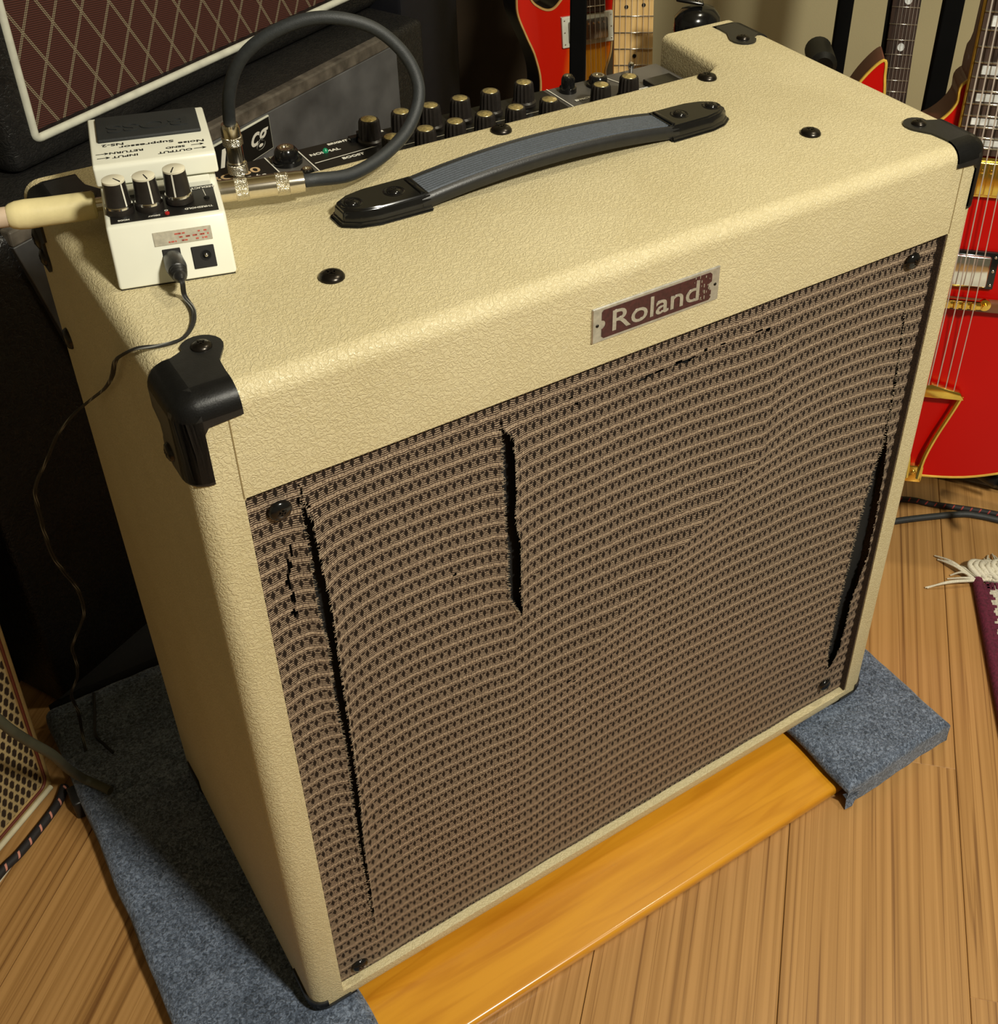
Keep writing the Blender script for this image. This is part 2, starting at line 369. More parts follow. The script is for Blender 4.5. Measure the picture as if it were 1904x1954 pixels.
def box_bm(lo, hi, bev=0, seg=2, bm=None, mat=0):
    own = bm is None
    b = bmesh.new()
    vs = [b.verts.new((x, y, z)) for x in (lo[0], hi[0]) for y in (lo[1], hi[1]) for z in (lo[2], hi[2])]
    for f in ((0, 1, 3, 2), (4, 6, 7, 5), (0, 4, 5, 1), (2, 3, 7, 6), (0, 2, 6, 4), (1, 5, 7, 3)):
        b.faces.new([vs[i] for i in f]).material_index = mat
    if bev: bmesh.ops.bevel(b, geom=b.edges[:], offset=bev, segments=seg, affect='EDGES', profile=.5)
    bmesh.ops.recalc_face_normals(b, faces=b.faces[:])
    if own: return b
    merge(bm, b); return bm

def merge(dst, src, mtx=None):
    if mtx: bmesh.ops.transform(src, matrix=mtx, verts=src.verts[:])
    me = bpy.data.meshes.new('t'); src.to_mesh(me); src.free(); dst.from_mesh(me); bpy.data.meshes.remove(me)

def prism_bm(poly, a, b_, axis=1, bev=0, seg=2, capmat=0, sidemat=0, caps=(0, 1)):
    """poly of 2D points in the two other axes, extruded along axis from a to b_"""
    bm = bmesh.new()
    def P(p, d):
        l = list(p); l.insert(axis, d); return l
    v0 = [bm.verts.new(P(p, a)) for p in poly]; v1 = [bm.verts.new(P(p, b_)) for p in poly]
    n = len(poly)
    f0 = bm.faces.new(v0); f1 = bm.faces.new(v1[::-1]); f0.material_index = capmat if 0 in caps else sidemat; f1.material_index = capmat if 1 in caps else sidemat
    for i in range(n):
        f = bm.faces.new((v0[i], v1[i], v1[(i + 1) % n], v0[(i + 1) % n])); f.material_index = sidemat
    bmesh.ops.recalc_face_normals(bm, faces=bm.faces[:])
    if bev: bmesh.ops.bevel(bm, geom=bm.edges[:], offset=bev, segments=seg, affect='EDGES', profile=.5)
    if n > 4: bmesh.ops.triangulate(bm, faces=[f for f in bm.faces if len(f.verts) > 4])
    return bm

def lathe_bm(prof, n=24, axis='z', flute=None, mat_of=None):
    """prof: list of (r, h); closed at the ends when r == 0"""
    bm = bmesh.new(); rings = []
    for j, (r, h) in enumerate(prof):
        if r <= 1e-7: rings.append([bm.verts.new((0, 0, h))]); continue
        ring = []
        for i in range(n):
            a = 2 * PI * i / n; rr = r
            if flute and flute[0] <= j <= flute[1] and i % 2: rr = r - flute[2]
            ring.append(bm.verts.new((rr * math.cos(a), rr * math.sin(a), h)))
        rings.append(ring)
    for j in range(len(rings) - 1):
        a, b = rings[j], rings[j + 1]
        for i in range(n):
            i2 = (i + 1) % n
            if len(a) == 1 and len(b) == 1: continue
            if len(a) == 1: f = bm.faces.new((a[0], b[i], b[i2]))
            elif len(b) == 1: f = bm.faces.new((a[i], a[i2], b[0]))
            else: f = bm.faces.new((a[i], a[i2], b[i2], b[i]))
            if mat_of: f.material_index = mat_of(j)
    if len(rings[0]) > 1: bm.faces.new(rings[0][::-1])
    if len(rings[-1]) > 1: bm.faces.new(rings[-1])
    bmesh.ops.recalc_face_normals(bm, faces=bm.faces[:])
    if axis == 'y': bmesh.ops.rotate(bm, verts=bm.verts[:], cent=(0, 0, 0), matrix=Matrix.Rotation(R(90), 3, 'X'))   # +h towards -y
    if axis == 'x': bmesh.ops.rotate(bm, verts=bm.verts[:], cent=(0, 0, 0), matrix=Matrix.Rotation(R(90), 3, 'Y'))
    return bm

def catmull(pts, sub=8, closed=False):
    P = [Vector(p) for p in pts]; n = len(P); out = []
    rng = range(n) if closed else range(n - 1)
    for i in rng:
        if closed: p0, p1, p2, p3 = P[(i - 1) % n], P[i], P[(i + 1) % n], P[(i + 2) % n]
        else: p0, p1, p2, p3 = P[max(i - 1, 0)], P[i], P[i + 1], P[min(i + 2, n - 1)]
        for k in range(sub):
            t = k / sub
            out.append(.5 * ((2 * p1) + (p2 - p0) * t + (2 * p0 - 5 * p1 + 4 * p2 - p3) * t * t + (3 * p1 - p0 - 3 * p2 + p3) * t ** 3))
    if not closed: out.append(P[-1])
    return out

def tube_bm(pts, r, n=10, sub=8, closed=False, bm=None, squash=None):
    path = catmull(pts, sub, closed) if sub > 1 else [Vector(p) for p in pts]
    own = bm is None
    if own: bm = bmesh.new()
    uvl = bm.loops.layers.uv.verify()
    up = Vector((0, 0, 1)); rings = []; L = 0; Ls = []
    m = len(path)
    prevn = None
    for i, p in enumerate(path):
        if closed: t = path[(i + 1) % m] - path[i - 1]
        else: t = path[min(i + 1, m - 1)] - path[max(i - 1, 0)]
        t.normalize()
        if prevn is None:
            a = up if abs(t.dot(up)) < .95 else Vector((1, 0, 0)); nn = (a - t * a.dot(t)).normalized()
        else: nn = (prevn - t * prevn.dot(t)).normalized()
        prevn = nn; bb = t.cross(nn)
        rr = r(i / (m - 1)) if callable(r) else r
        if i: L += (p - path[i - 1]).length
        Ls.append(L)
        rings.append([bm.verts.new(p + (nn * math.cos(2 * PI * k / n) * (squash or 1) + bb * math.sin(2 * PI * k / n)) * rr) for k in range(n)])
    cnt = m if closed else m - 1
    for i in range(cnt):
        a, b = rings[i], rings[(i + 1) % m]
        for k in range(n):
            k2 = (k + 1) % n
            f = bm.faces.new((a[k], a[k2], b[k2], b[k])); f.smooth = True
            la, lb = Ls[i], Ls[i + 1] if i + 1 < m else Ls[i]
            for lp, uv in zip(f.loops, ((la, k / n), (la, (k + 1) / n), (lb, (k + 1) / n), (lb, k / n))): lp[uvl].uv = uv
    if not closed:
        bm.faces.new(rings[0][::-1]); bm.faces.new(rings[-1])
    if own: bmesh.ops.recalc_face_normals(bm, faces=bm.faces[:])
    return bm

def tube(name, pts, r, mats, parent=None, **k):
    label = k.pop('label', None)
    return obj(name, tube_bm(pts, r, **k), mats, parent, True, label, 60)

def text_me(name, s, size, mtx, mats, parent=None, extrude=.0001, bold=0.0, shear=0.0, align='CENTER', spacing=1.0, sx=1.0, label=None):
    cu = bpy.data.curves.new('txt', 'FONT'); cu.body = s; cu.size = size; cu.extrude = extrude; cu.offset = bold
    cu.align_x = align; cu.align_y = 'CENTER'; cu.shear = shear; cu.space_character = spacing; cu.resolution_u = 4
    to = bpy.data.objects.new('txt', cu); C.objects.link(to)
    dg = bpy.context.evaluated_depsgraph_get()
    me = bpy.data.meshes.new_from_object(to.evaluated_get(dg)); me.name = name
    bpy.data.objects.remove(to); bpy.data.curves.remove(cu)
    me.materials.clear()
    me.transform(mtx @ Matrix.Diagonal((sx, 1, 1, 1)))
    return meobj(name, me, mats, parent, False, label)

def axes(o, X, Y, Z):
    m = Matrix.Identity(4)
    for i, a in enumerate((X, Y, Z)):
        for j in range(3): m[j][i] = a[j]
    for j in range(3): m[j][3] = o[j]
    return m

def boolean(a_bm, cutters, op='DIFFERENCE'):
    """apply cutters (bmeshes) to bmesh a; returns a new mesh"""
    me = bpy.data.meshes.new('a'); a_bm.to_mesh(me); a_bm.free(); ao = bpy.data.objects.new('a', me); C.objects.link(ao)
    tmp = []
    for cbm in cutters:
        cm = bpy.data.meshes.new('c'); cbm.to_mesh(cm); cbm.free(); co = bpy.data.objects.new('c', cm); C.objects.link(co); tmp.append(co)
        md = ao.modifiers.new('b', 'BOOLEAN'); md.operation = op; md.solver = 'EXACT'; md.object = co
    dg = bpy.context.evaluated_depsgraph_get(); dg.update()
    out = bpy.data.meshes.new_from_object(ao.evaluated_get(dg)); out.materials.clear()
    for t in tmp + [ao]: bpy.data.objects.remove(t)
    return out

SCREW = {}
def screw(name, loc, normal='z', parent=None, r=.007, mat='blackmetal', label=None):
    key = (normal, r, mat)
    if key not in SCREW:
        bm = lathe_bm([(r, 0), (r, r * .12), (r * .85, r * .34), (r * .5, r * .48), (r * .3, r * .5), (r * .26, r * .18), (0, r * .12)], 18, 'z')
        for a in (0, 1):   # cross recess bars
            merge(bm, box_bm((-r * .42, -r * .07, r * .44), (r * .42, r * .07, r * .53)), Matrix.Rotation(a * PI / 2 + .4, 4, 'Z'))
        rot = {'z': Matrix.Identity(4), '-y': Matrix.Rotation(R(90), 4, 'X'), '-x': Matrix.Rotation(R(-90), 4, 'Y'), 'y': Matrix.Rotation(R(-90), 4, 'X')}[normal]
        bmesh.ops.transform(bm, matrix=rot, verts=bm.verts[:])
        me = bpy.data.meshes.new(name); bm.to_mesh(me); bm.free(); me.materials.append(M[mat])
        me.polygons.foreach_set('use_smooth', [True] * len(me.polygons)); me.set_sharp_from_angle(angle=R(40))
        SCREW[key] = me
    o = bpy.data.objects.new(name, SCREW[key]); C.objects.link(o); o.location = loc
    if parent: o.parent = parent
    if label: o['label'] = label
    return o

# ------------------------------------------------------------------ the room
FZ = -0.035
fl = tag(obj('floor', box_bm((-2.2, -2.2, FZ - .02), (3.2, 3.2, FZ - .0035)), 'underfloor'), kind='structure')
PW = .1765; n0 = .4009
pm = bpy.data.meshes.new('plank')
pbm = box_bm((0, .0003, -.0035), (1.2, PW - .0003, 0)); bmesh.ops.bevel(pbm, geom=[e for e in pbm.edges if all(v.co.z > -.001 for v in e.verts)], offset=.0006, segments=1, affect='EDGES'); pbm.to_mesh(pm); pbm.free(); pm.materials.append(M['plank'])
offs = {0: .409, 1: .15, -1: .93, -2: .35, -3: .72, 2: .8, 3: .3}
e1 = Vector((.7071, .7071, 0)); e2 = Vector((-.7071, .7071, 0))   # along / across (across = minus n)
for k in range(-5, 8):
    nlo = n0 + k * PW          # row spans n in nlo .. nlo+PW with n = .7071*(x-y)
    o0 = offs.get(k, (k * .37) % 1.2)
    for j in range(-2, 3):
        s0 = o0 + 1.2 * j
        if s0 > 2.0 or s0 < -2.2: continue
        o = bpy.data.objects.new('plank', pm); C.objects.link(o); o.parent = fl
        p = e1 * s0 + (-e2) * (nlo + PW)
        o.location = (p.x, p.y, FZ); o.rotation_euler = (0, 0, R(45))
# back wall : plane along azimuth -42 deg
wa = R(-42); ww = Vector((math.cos(wa), math.sin(wa), 0)); wm = Vector((-math.sin(wa), math.cos(wa), 0))
wk = 1.52; wc = wm * wk
w = tag(obj('wall_back', box_bm((-2.2, 0, FZ), (2.2, .05, 2.45)), 'wall'), kind='structure'); w.location = (wc.x, wc.y, 0); w.rotation_euler = (0, 0, wa)
b_ = tag(obj('baseboard_back', box_bm((-2.2, -.014, FZ), (2.2, 0, FZ + .09), .003), 'white'), kind='structure'); b_.location = (wc.x, wc.y, 0); b_.rotation_euler = (0, 0, wa)
tag(obj('ceiling', box_bm((-2.2, -2.2, 2.45), (3.2, 3.2, 2.5)), 'wall'), kind='structure')

# ------------------------------------------------------------------ the big cream amplifier
W, H, D = .66, .6718, .316
amp = empty('guitar_amplifier', 'large cream vinyl guitar amplifier with torn brown woven grille cloth', 'amplifier')
def arc(cx, cy, r, a0, a1, n=5):
    return [(cx + r * math.cos(R(a0 + (a1 - a0) * i / n)), cy + r * math.sin(R(a0 + (a1 - a0) * i / n))) for i in range(n + 1)]
plan = [(0, 0), (W, 0), (W, D), (.568, D)] + arc(.578, .242, .012, 180, 270, 4)[::1] 
plan = [(0, 0), (W, 0), (W, D), (.570, D), (.565, .236), (.555, .229)] + [(.105, .229), (.092, .238), (.088, D), (0, D)]
cb = bmesh.new()
v0 = [cb.verts.new((x, y, 0)) for x, y in plan]; v1 = [cb.verts.new((x, y, H)) for x, y in plan]
cb.faces.new(v0[::-1]); cb.faces.new(v1)
for i in range(len(plan)):
    j = (i + 1) % len(plan); cb.faces.new((v0[i], v0[j], v1[j], v1[i]))
bmesh.ops.recalc_face_normals(cb, faces=cb.faces[:])
big, small = [], []
for e in cb.edges:
    a, b2 = e.verts[0].co, e.verts[1].co
    outer = lambda p: (p.x < 1e-4 or p.x > W - 1e-4) or p.y < 1e-4
    if outer(a) and outer(b2) and not (a.y > D - 1e-4 and b2.y > D - 1e-4 and abs(a.z - b2.z) > .1): big.append(e)
    elif max(a.z, b2.z) > H - 1e-4 or abs(a.z - b2.z) > .1: small.append(e)
bmesh.ops.bevel(cb, geom=big, offset=.013, segments=6, affect='EDGES', profile=.5)
top_in = [e for e in cb.edges if all(v.co.z > H - 1e-4 for v in e.verts) and all(v.co.y > .228 and .08 < v.co.x < .58 for v in e.verts) and len(e.link_faces) == 2 and e.calc_face_angle(0) > .5]
bmesh.ops.bevel(cb, geom=top_in, offset=.007, segments=4, affect='EDGES', profile=.5)
XL, XR, ZB, ZT = .0274, W - .0274, .0197, .5943
me = boolean(cb, [box_bm((XL, -.05, ZB), (XR, .022, ZT), .0015, 1), box_bm((.03, .24, .02), (W - .03, D + .1, .60))])
meobj('cabinet', me, 'cream', amp, True, angle=28)
# side seams of the header panel
for x in (XL, XR):
    obj('seam', box_bm((x - .0004, -.0003, ZT), (x + .0004, .001, H - .018)), M['seam'], amp)
obj('baffle_board', box_bm((XL + .002, .0155, ZB + .002), (XR - .003, .021, ZT - .002)), 'darkplug', amp)

# torn grille cloth ------------------------------------------------
T1 = [(.586, .0628, .0628), (.575, .0630, .0640), (.562, .0625, .0650), (.552, .0620, .0680), (.541, .0625, .0679), (.508, .0625, .0696), (.474, .0622, .0711), (.437, .0652, .0715), (.392, .0633, .0708), (.322, .0664, .0714), (.240, .0639, .0697), (.196, .0638, .0676), (.148, .0654, .068), (.11, .0655, .0675), (.0713, .0662, .0664)]
T2 = [(.571, .2070, .2070), (.565, .2060, .2085), (.555, .2070, .2157), (.531, .2068, .2174), (.505, .2072, .2175), (.480, .2075, .2160), (.452, .2090, .2199), (.425, .2084, .2201), (.403, .2097, .2197), (.387, .2155, .2205), (.374, .2215, .2218)]
T3 = [(.535, .6052, .6052), (.5246, .6050, .6063), (.489, .6099, .6112), (.452, .6120, .6142), (.3956, .6141, .6160), (.3755, .6140, .6190), (.356, .6100, .6221), (.315, .6056, .6255), (.273, .6015, .6277), (.227, .6005, .6275), (.168, .5973, .6166), (.132, .5966, .6162), (.095, .5968, .6148), (.0676, .602, .604)]
def lerp_t(T, z):
    if z > T[0][0] or z < T[-1][0]: return None
    for a, b2 in zip(T, T[1:]):
        if b2[0] <= z <= a[0]:
            t = (a[0] - z) / (a[0] - b2[0] + 1e-9); return a[1] + (b2[1] - a[1]) * t, a[2] + (b2[2] - a[2]) * t
HOLES = [(.327, .561, .004, .0012), (.334, .5616, .004, .001), (.342, .5621, .0035, .0012), (.3606, .5625, .005, .0016), (.368, .5614, .004, .0013), (.374, .562, .003, .001), (.386, .5645, .003, .001), (.4385, .5635, .004, .0012), (.447, .5615, .003, .0012), (.403, .5642, .0025, .001), (.2697, .5615, .002, .001), (.265, .568, .002, .001), (.166, .4495, .002, .0014), (.0518, .5334, .001, .006), (.049, .521, .0012, .008), (.0468, .508, .0016, .007), (.048, .493, .0014, .005), (.047, .479, .0018, .004), (.267, .267, .002, .0012), (.272, .2636, .002, .001), (.0617, .572, .0012, .003), (.0665, .565, .0012, .003)]
def bowf(x, z):
    e = max(0, min(1, (ZT - z) / .14)) * (1 - .75 * max(0, min(1, (.42 - z) / .40)))
    lo = .5943
    t1, t2, t3 = .0665, .2135, .604
    if z >= .37: xc = .46
    else: xc = max(t2, .46 - (.47 - .0) * max(0, (.46 - z)) * 1.05)
    xc = .46 if z > .43 else max(.225, .46 - (.43 - z) * 1.25)
    def arch(x, a, b2, A, sk=.5):
        t = (x - a) / (b2 - a)
        if t < 0 or t > 1: return 0
        t = t ** (math.log(.5) / math.log(sk)); return A * 4 * t * (1 - t)
    if x < t1: return .0045 * e * math.sin(PI * max(0, (x - XL)) / (t1 - XL)) - .002 * e
    s = 0
    if x < t2: s = arch(x, t1, t2, .011, .45) - .006 * (1 - min(1, (x - t1) / .05)) ** 2
    elif x < xc: s = arch(x, t2, xc, .010 * max(0, min(1, (xc - t2 - .03) / .15)), .42)
    elif x < t3 + .02: s = arch(x, xc, t3 + .02, .013, .45)
    return s * e
ROW = .0138; COL = .0064
NX, NZ = 378, 359
gx = [XL + .0012 + (XR - XL - .0024) * i / NX for i in range(NX + 1)]; gz = [ZB + .001 + (ZT - ZB - .002) * j / NZ for j in range(NZ + 1)]
gverts = []; guv = []
for j, z in enumerate(gz):
    for i, x in enumerate(gx):
        yy = .0075 + .0012 * noise.noise(Vector((x * 22, z * 9, 3))) 
        for T, s in ((T1, 1), (T2, 1), (T3, 1)):
            r_ = lerp_t(T, z)
            if r_:
                wdt = r_[1] - r_[0]; d = min(abs(x - r_[0]), abs(x - r_[1]))
                yy += -.0022 * math.exp(-(d / .006) ** 2) * min(1, wdt / .006)
        gverts.append((x, yy, z)); guv.append((x / COL, (z - bowf(x, z)) / ROW))
gf = []
rs = random.Random(4)
for j in range(NZ):
    z = (gz[j] + gz[j + 1]) / 2
    lim = []
    for T in (T1, T2, T3):
        r_ = lerp_t(T, z)
        if r_: lim.append((r_[0] + rs.uniform(-.0011, .0009), r_[1] + rs.uniform(-.0009, .0011)))
    for i in range(NX):
        x = (gx[i] + gx[i + 1]) / 2
        if any(a < x < b2 for a, b2 in lim): continue
        if any(((x - h[0]) / h[2]) ** 2 + ((z - h[1]) / h[3]) ** 2 < 1 + .5 * noise.noise(Vector((x * 900, z * 900, 0))) for h in HOLES): continue
        a = j * (NX + 1) + i; gf.append((a, a + 1, a + NX + 2, a + NX + 1))
gm = bpy.data.meshes.new('grille_cloth'); gm.from_pydata(gverts, [], gf); uvl = gm.uv_layers.new(name='UVMap')
flat = []
for l in gm.loops: flat.extend(guv[l.vertex_index])
uvl.data.foreach_set('uv', flat)
meobj('grille_cloth', gm, 'weave', amp, True, 'brown and tan woven grille cloth with three long vertical tears', 80)
obj('cloth_edge', box_bm((XR - .0014, .0012, ZB + .001), (XR - .0003, .0216, ZT - .001)), simple('dark_cloth_edge', (.045, .026, .015), .9, nscale=700, namt=.8, bump=1, bscale=1200), amp)
# frayed threads along the tears
fb = bmesh.new(); rs = random.Random(11)
def sliver(p, d, L, w_):
    d = Vector(d).normalized(); s = d.cross(Vector((0, 1, 0))).normalized() * w_
    p = Vector(p); a = fb.verts.new(p - s); b2 = fb.verts.new(p + s); q = p + d * L * .55 + Vector((0, -.0006, rs.uniform(-.0004, .0004)))
    c = fb.verts.new(q + s * .8); d_ = fb.verts.new(q - s * .8); e = fb.verts.new(q + Vector((d.x * .45, d.y, d.z + rs.uniform(-.9, .5))) * L * .5)
    fb.faces.new((a, b2, c, d_)); fb.faces.new((d_, c, e))
for T, dens in ((T1, 1), (T2, 1.2), (T3, .8)):
    z = T[-1][0]
    while z < T[0][0]:
        r_ = lerp_t(T, z); wd = r_[1] - r_[0]
        for sgn, x in ((1, r_[0]), (-1, r_[1])):
            if rs.random() < .8: sliver((x - sgn * .0012, .0052, z + rs.uniform(-.001, .001)), (sgn, -.15, rs.uniform(-.5, .5)), min(rs.uniform(.0012, .0042), wd * .7 + .0008), .00022)
        z += .0013 / dens
for _ in range(70):
    x, z = rs.uniform(XL, XR), rs.uniform(ZB, ZT)
    sliver((x, .0062, z), (rs.uniform(-1, 1), -.1, rs.uniform(-.6, .6)), rs.uniform(.002, .004), .0003)
tag(obj('frayed_threads', fb, 'fray', amp), kind='stuff')
for x, z in ((.0485, .572), (.600, .5765), (.601, .047), (.0475, .037)):
    screw('grille_screw', (x, .0045, z), '-y', amp, .0075, 'blackgloss')
# logo plate
lp = obj('logo_plate', prism_bm([(-.0548, -.0139), (.0548, -.0139), (.0548, .0139), (-.0548, .0139)], -.0016, .0006, 1, .0007, 1), 'silvergrey', amp)
lp.location = (.3295, 0, .6285)
nf = []
def half_notch(sx):
    return [(sx * .0475, .0105)] if 0 else None
fieldp = [(-.0455, -.0112), (.0455, -.0112), (.0472, -.0096), (.0472, -.0034)] + [(.0472 + .0005 - .0036 * math.cos(R(a)), .0035 * math.sin(R(a))) for a in range(-70, 71, 20)] + [(.0472, .0034), (.0472, .0096), (.0455, .0112), (-.0455, .0112), (-.0472, .0096), (-.0472, .0034)] + [(-.0477 + .0036 * math.cos(R(a)), .0035 * math.sin(R(a))) for a in range(70, -71, -20)] + [(-.0472, -.0034), (-.0472, -.0096)]
obj('logo_field', prism_bm(fieldp, -.0019, -.0015, 1), 'maroon', lp)
text_me('lettering', 'Roland', .0232, axes((-.0015, -.0020, -.0006), (1, 0, 0), (0, 0, 1), (0, -1, 0)), 'silvergrey', lp, .0002, .00015, sx=1.22, spacing=.98)
wb = bmesh.new()
for _ in range(26):   # scratches where the enamel has chipped off
    x, z = rs.uniform(.031, .0465), rs.uniform(-.009, .0105); merge(wb, box_bm((x, -.0021, z), (x + rs.uniform(.0003, .0008), -.0018, z + rs.uniform(.0006, .003))))
tag(obj('enamel_chips', wb, 'silvergrey', lp), kind='stuff')
for x in (-.0507, .0507): screw('rivet', (x, -.0015, 0), '-y', lp, .0013, 'blackmetal')

# corner protectors ---------------------------------------------
def corner_mesh(topear=True):
    e = .0018; Rr = .0145
    def rb():
        return box_bm((-e, -e, H - .09), (.10, .10, H + e), .0148, 6)
    cut_rb = rb()
    topp = [(-.01, .046), (.004, .047), (.014, .046), (.022, .050)] + [(.033 + .0125 * math.cos(R(a)), .048 + .0125 * math.sin(R(a))) for a in range(150, -45, -20)] + [(.037, .030), (.036, .018), (.036, -.01), (-.01, -.01)]
    frontp = [(-.01, H - .058), (.0128, H - .056), (.0128, H - .022), (.0155, H - .018), (.036, H - .0165), (.036, H + .01), (-.01, H + .01)]
    sidep = [(-.01, H - .058), (.014, H - .058)] + [(.027 + .011 * math.cos(R(a)), H - .047 + .011 * math.sin(R(a))) for a in range(-100, 60, 20)] + [(.036, H - .032), (.046, H - .026), (.046, H + .01), (-.01, H + .01)]
    out = bmesh.new()
    for pb in (prism_bm(topp, H - .0128, H + .01, 2), prism_bm(frontp, -.01, .0128, 1), prism_bm(sidep, -.01, .0128, 0)):
        m_ = boolean(rb(), [pb], 'INTERSECT'); out.from_mesh(m_); bpy.data.meshes.remove(m_)
    cut_rb.free()
    me = bpy.data.meshes.new('corner_protector'); out.to_mesh(me); out.free(); return me
cm = corner_mesh()
def mirrored(me, sx, sy, sz):
    m2 = me.copy()
    mt = Matrix.Translation((W if sx else 0, D if sy else 0, 0)) @ Matrix.Diagonal((-1 if sx else 1, -1 if sy else 1, 1, 1))
    if sz: mt = Matrix.Translation((0, 0, .0)) @ mt
    m2.transform(mt)
    if (sx + sy + sz) % 2: m2.flip_normals()
    return m2
for sx, sy in ((0, 0), (1, 0), (1, 1), (0, 1)):
    co = meobj('corner_protector', mirrored(cm, sx, sy, 0), 'blackplastic', amp, True, angle=35)
    fx = lambda v: W - v if sx else v
    fy = lambda v: D - v if sy else v
    screw('screw', (fx(.033), fy(.048), H + .0016), 'z', co, .0062)
    if not sx: screw('screw', (-.0016, fy(.027), H - .047), '-x', co, .0062)
# bottom corners
def bottom_corner():
    e = .0018
    topp = [(-.01, -.01), (.034, -.01), (.034, .012), (.014, .034), (-.01, .034)]
    frontp = [(-.01, -.01), (.040, -.01), (.040, .004), (.013, .0035), (.0128, .018), (-.01, .019)]
    sidep = [(-.01, -.01), (.044, -.01), (.040, .026), (.010, .022), (-.01, .019)]
    out = bmesh.new()
    for pb in (prism_bm(topp, -.01, .012, 2), prism_bm(frontp, -.01, .0128, 1), prism_bm(sidep, -.01, .0128, 0)):
        m_ = boolean(box_bm((-e, -e, -e), (.10, .10, .09), .0148, 6), [pb], 'INTERSECT'); out.from_mesh(m_); bpy.data.meshes.remove(m_)
    me = bpy.data.meshes.new('corner_protector'); out.to_mesh(me); out.free(); return me
bm_ = bottom_corner()
for sx, sy in ((0, 0), (1, 0), (0, 1)):
    meobj('corner_protector', mirrored(bm_, sx, sy, 0), 'blackplastic', amp, True, angle=35)
# screws on the top and the side
for x, y in ((.130, .0815), (.541, .0825), (.335, .214), (.5415, .214)):
    screw('top_screw', (x, y, H), 'z', amp, .0085)
for y, z in ((.298, .636), (.292, .553)): screw('side_screw', (0, y, z), '-x', amp, .0085)

# handle ---------------------------------------------------------
hd = empty('handle', None, None, (.3325, .1455, H)); hd.parent = amp
def cap_bm(sgn):
    # outline from the strap end (x=0) to the round tip, local x outwards
    L = .066
    def outline(w_, L_, x0=0):
        return [(x0, -w_), (x0, w_), (L_ * .62, w_ * .98), (L_ * .84, w_ * .80), (L_, w_ * .42), (L_, -w_ * .42), (L_ * .84, -w_ * .80), (L_ * .62, -w_ * .98)]
    lev = [(outline(.0200, L), 0.0), (outline(.0200, L), .0014), (outline(.0178, L * .955), .0026), (outline(.0174, L * .94), .0095), (outline(.0158, L * .90), .0118)]
    bm = bmesh.new(); rings = []
    for pl_, z in lev: rings.append([bm.verts.new((sgn * x, y, z)) for x, y in pl_])
    for a, b2 in zip(rings, rings[1:]):
        for i in range(8):
            j = (i + 1) % 8; bm.faces.new((a[i], a[j], b2[j], b2[i]))
    bm.faces.new(rings[-1]); bm.faces.new(rings[0][::-1])
    bmesh.ops.recalc_face_normals(bm, faces=bm.faces[:])
    bmesh.ops.bevel(bm, geom=[e for e in bm.edges if e.calc_face_angle(0) > .3], offset=.0011, segments=2, affect='EDGES')
    merge(bm, box_bm((min(sgn * .003, sgn * .0065), -.013, .0112), (max(sgn * .003, sgn * .0065), .013, .0131), .0009, 2))
    for x in (.0205, .0525):
        t_ = lathe_bm([(.0078, .0105), (.0078, .0119), (.0068, .0124), (.0058, .0120), (.0055, .0112)], 24)
        merge(bm, t_, Matrix.Translation((sgn * x, 0, 0)))
    return bm
for sgn in (-1, 1):
    c_ = obj('handle_cap', cap_bm(sgn), 'blackgloss', hd, True, angle=40); c_.location = (sgn * .1045, 0, 0)
    for x in (.0205, .0525): screw('screw', (sgn * x, 0, .0112), 'z', c_, .0052, 'blackgloss')
sb_ = bmesh.new(); prof = []
hw = .0165
prof = [(-hw, .000), (-hw - .0015, .004), (-hw - .0005, .0085), (-hw + .002, .0102), (-hw + .0045, .0088)]
for i in range(8):
    y = -hw + .0052 + i * .00285
    prof += [(y, .0086), (y + .0005, .0098), (y + .0021, .0098), (y + .0026, .0086)]
prof += [(hw - .0045, .0088), (hw - .002, .0102), (hw + .0005, .0085), (hw + .0015, .004), (hw, 0)]
rings = []
NS = 40
for i in range(NS + 1):
    x = -.112 + .224 * i / NS; z = .0006 + .0085 * (1 - (x / .112) ** 2)
    rings.append([sb_.verts.new((x, y, zz + z)) for y, zz in prof])
for a, b2 in zip(rings, rings[1:]):
    for i in range(len(prof)):
        j = (i + 1) % len(prof)
        f = sb_.faces.new((a[i], a[j], b2[j], b2[i])); f.material_index = 1 if 5 <= i < len(prof) - 5 and (i - 5) % 4 in (0, 1, 2) else 0; f.smooth = True
sb_.faces.new(rings[0]); sb_.faces.new(rings[-1][::-1]); bmesh.ops.recalc_face_normals(sb_, faces=sb_.faces[:])
obj('handle_strap', sb_, ['blackplastic', 'ridge'], hd, True, angle=50)

# control panel --------------------------------------------------
PZ = .647
M['panel'] = simple('worn_grey_panel', (.090, .084, .074), .42, .3, nscale=16, namt=.6)
M['panelblack'] = simple('black_panel', (.012, .011, .010), .35, .1, nscale=200)
cp = obj('control_panel', box_bm((.0925, .231, .60), (.5635, .3145, PZ), .001, 1), ['panel'], amp)
obj('panel_field', box_bm((.094, .232, PZ), (.177, .3135, PZ + .0004)), 'panelblack', cp)
obj('panel_field', box_bm((.205, .232, PZ), (.437, .3135, PZ + .0004)), 'panelblack', cp)
lb = bmesh.new()
for p, q in (((.1775, .3135), (.1775, .236)), ((.2045, .3135), (.2045, .236)), ((.207, .284), (.262, .2875)), ((.441, .3135), (.441, .236)), ((.500, .3135), (.508, .285)), ((.262, .2775), (.425, .2775))):
    p = Vector(p + (0,)); q = Vector(q + (0,)); d = (q - p).normalized(); s = Vector((-d.y, d.x, 0)) * .0005
    vs = [lb.verts.new(v + Vector((0, 0, PZ + .0006))) for v in (p - s, q - s, q + s, p + s)]; lb.faces.new(vs)
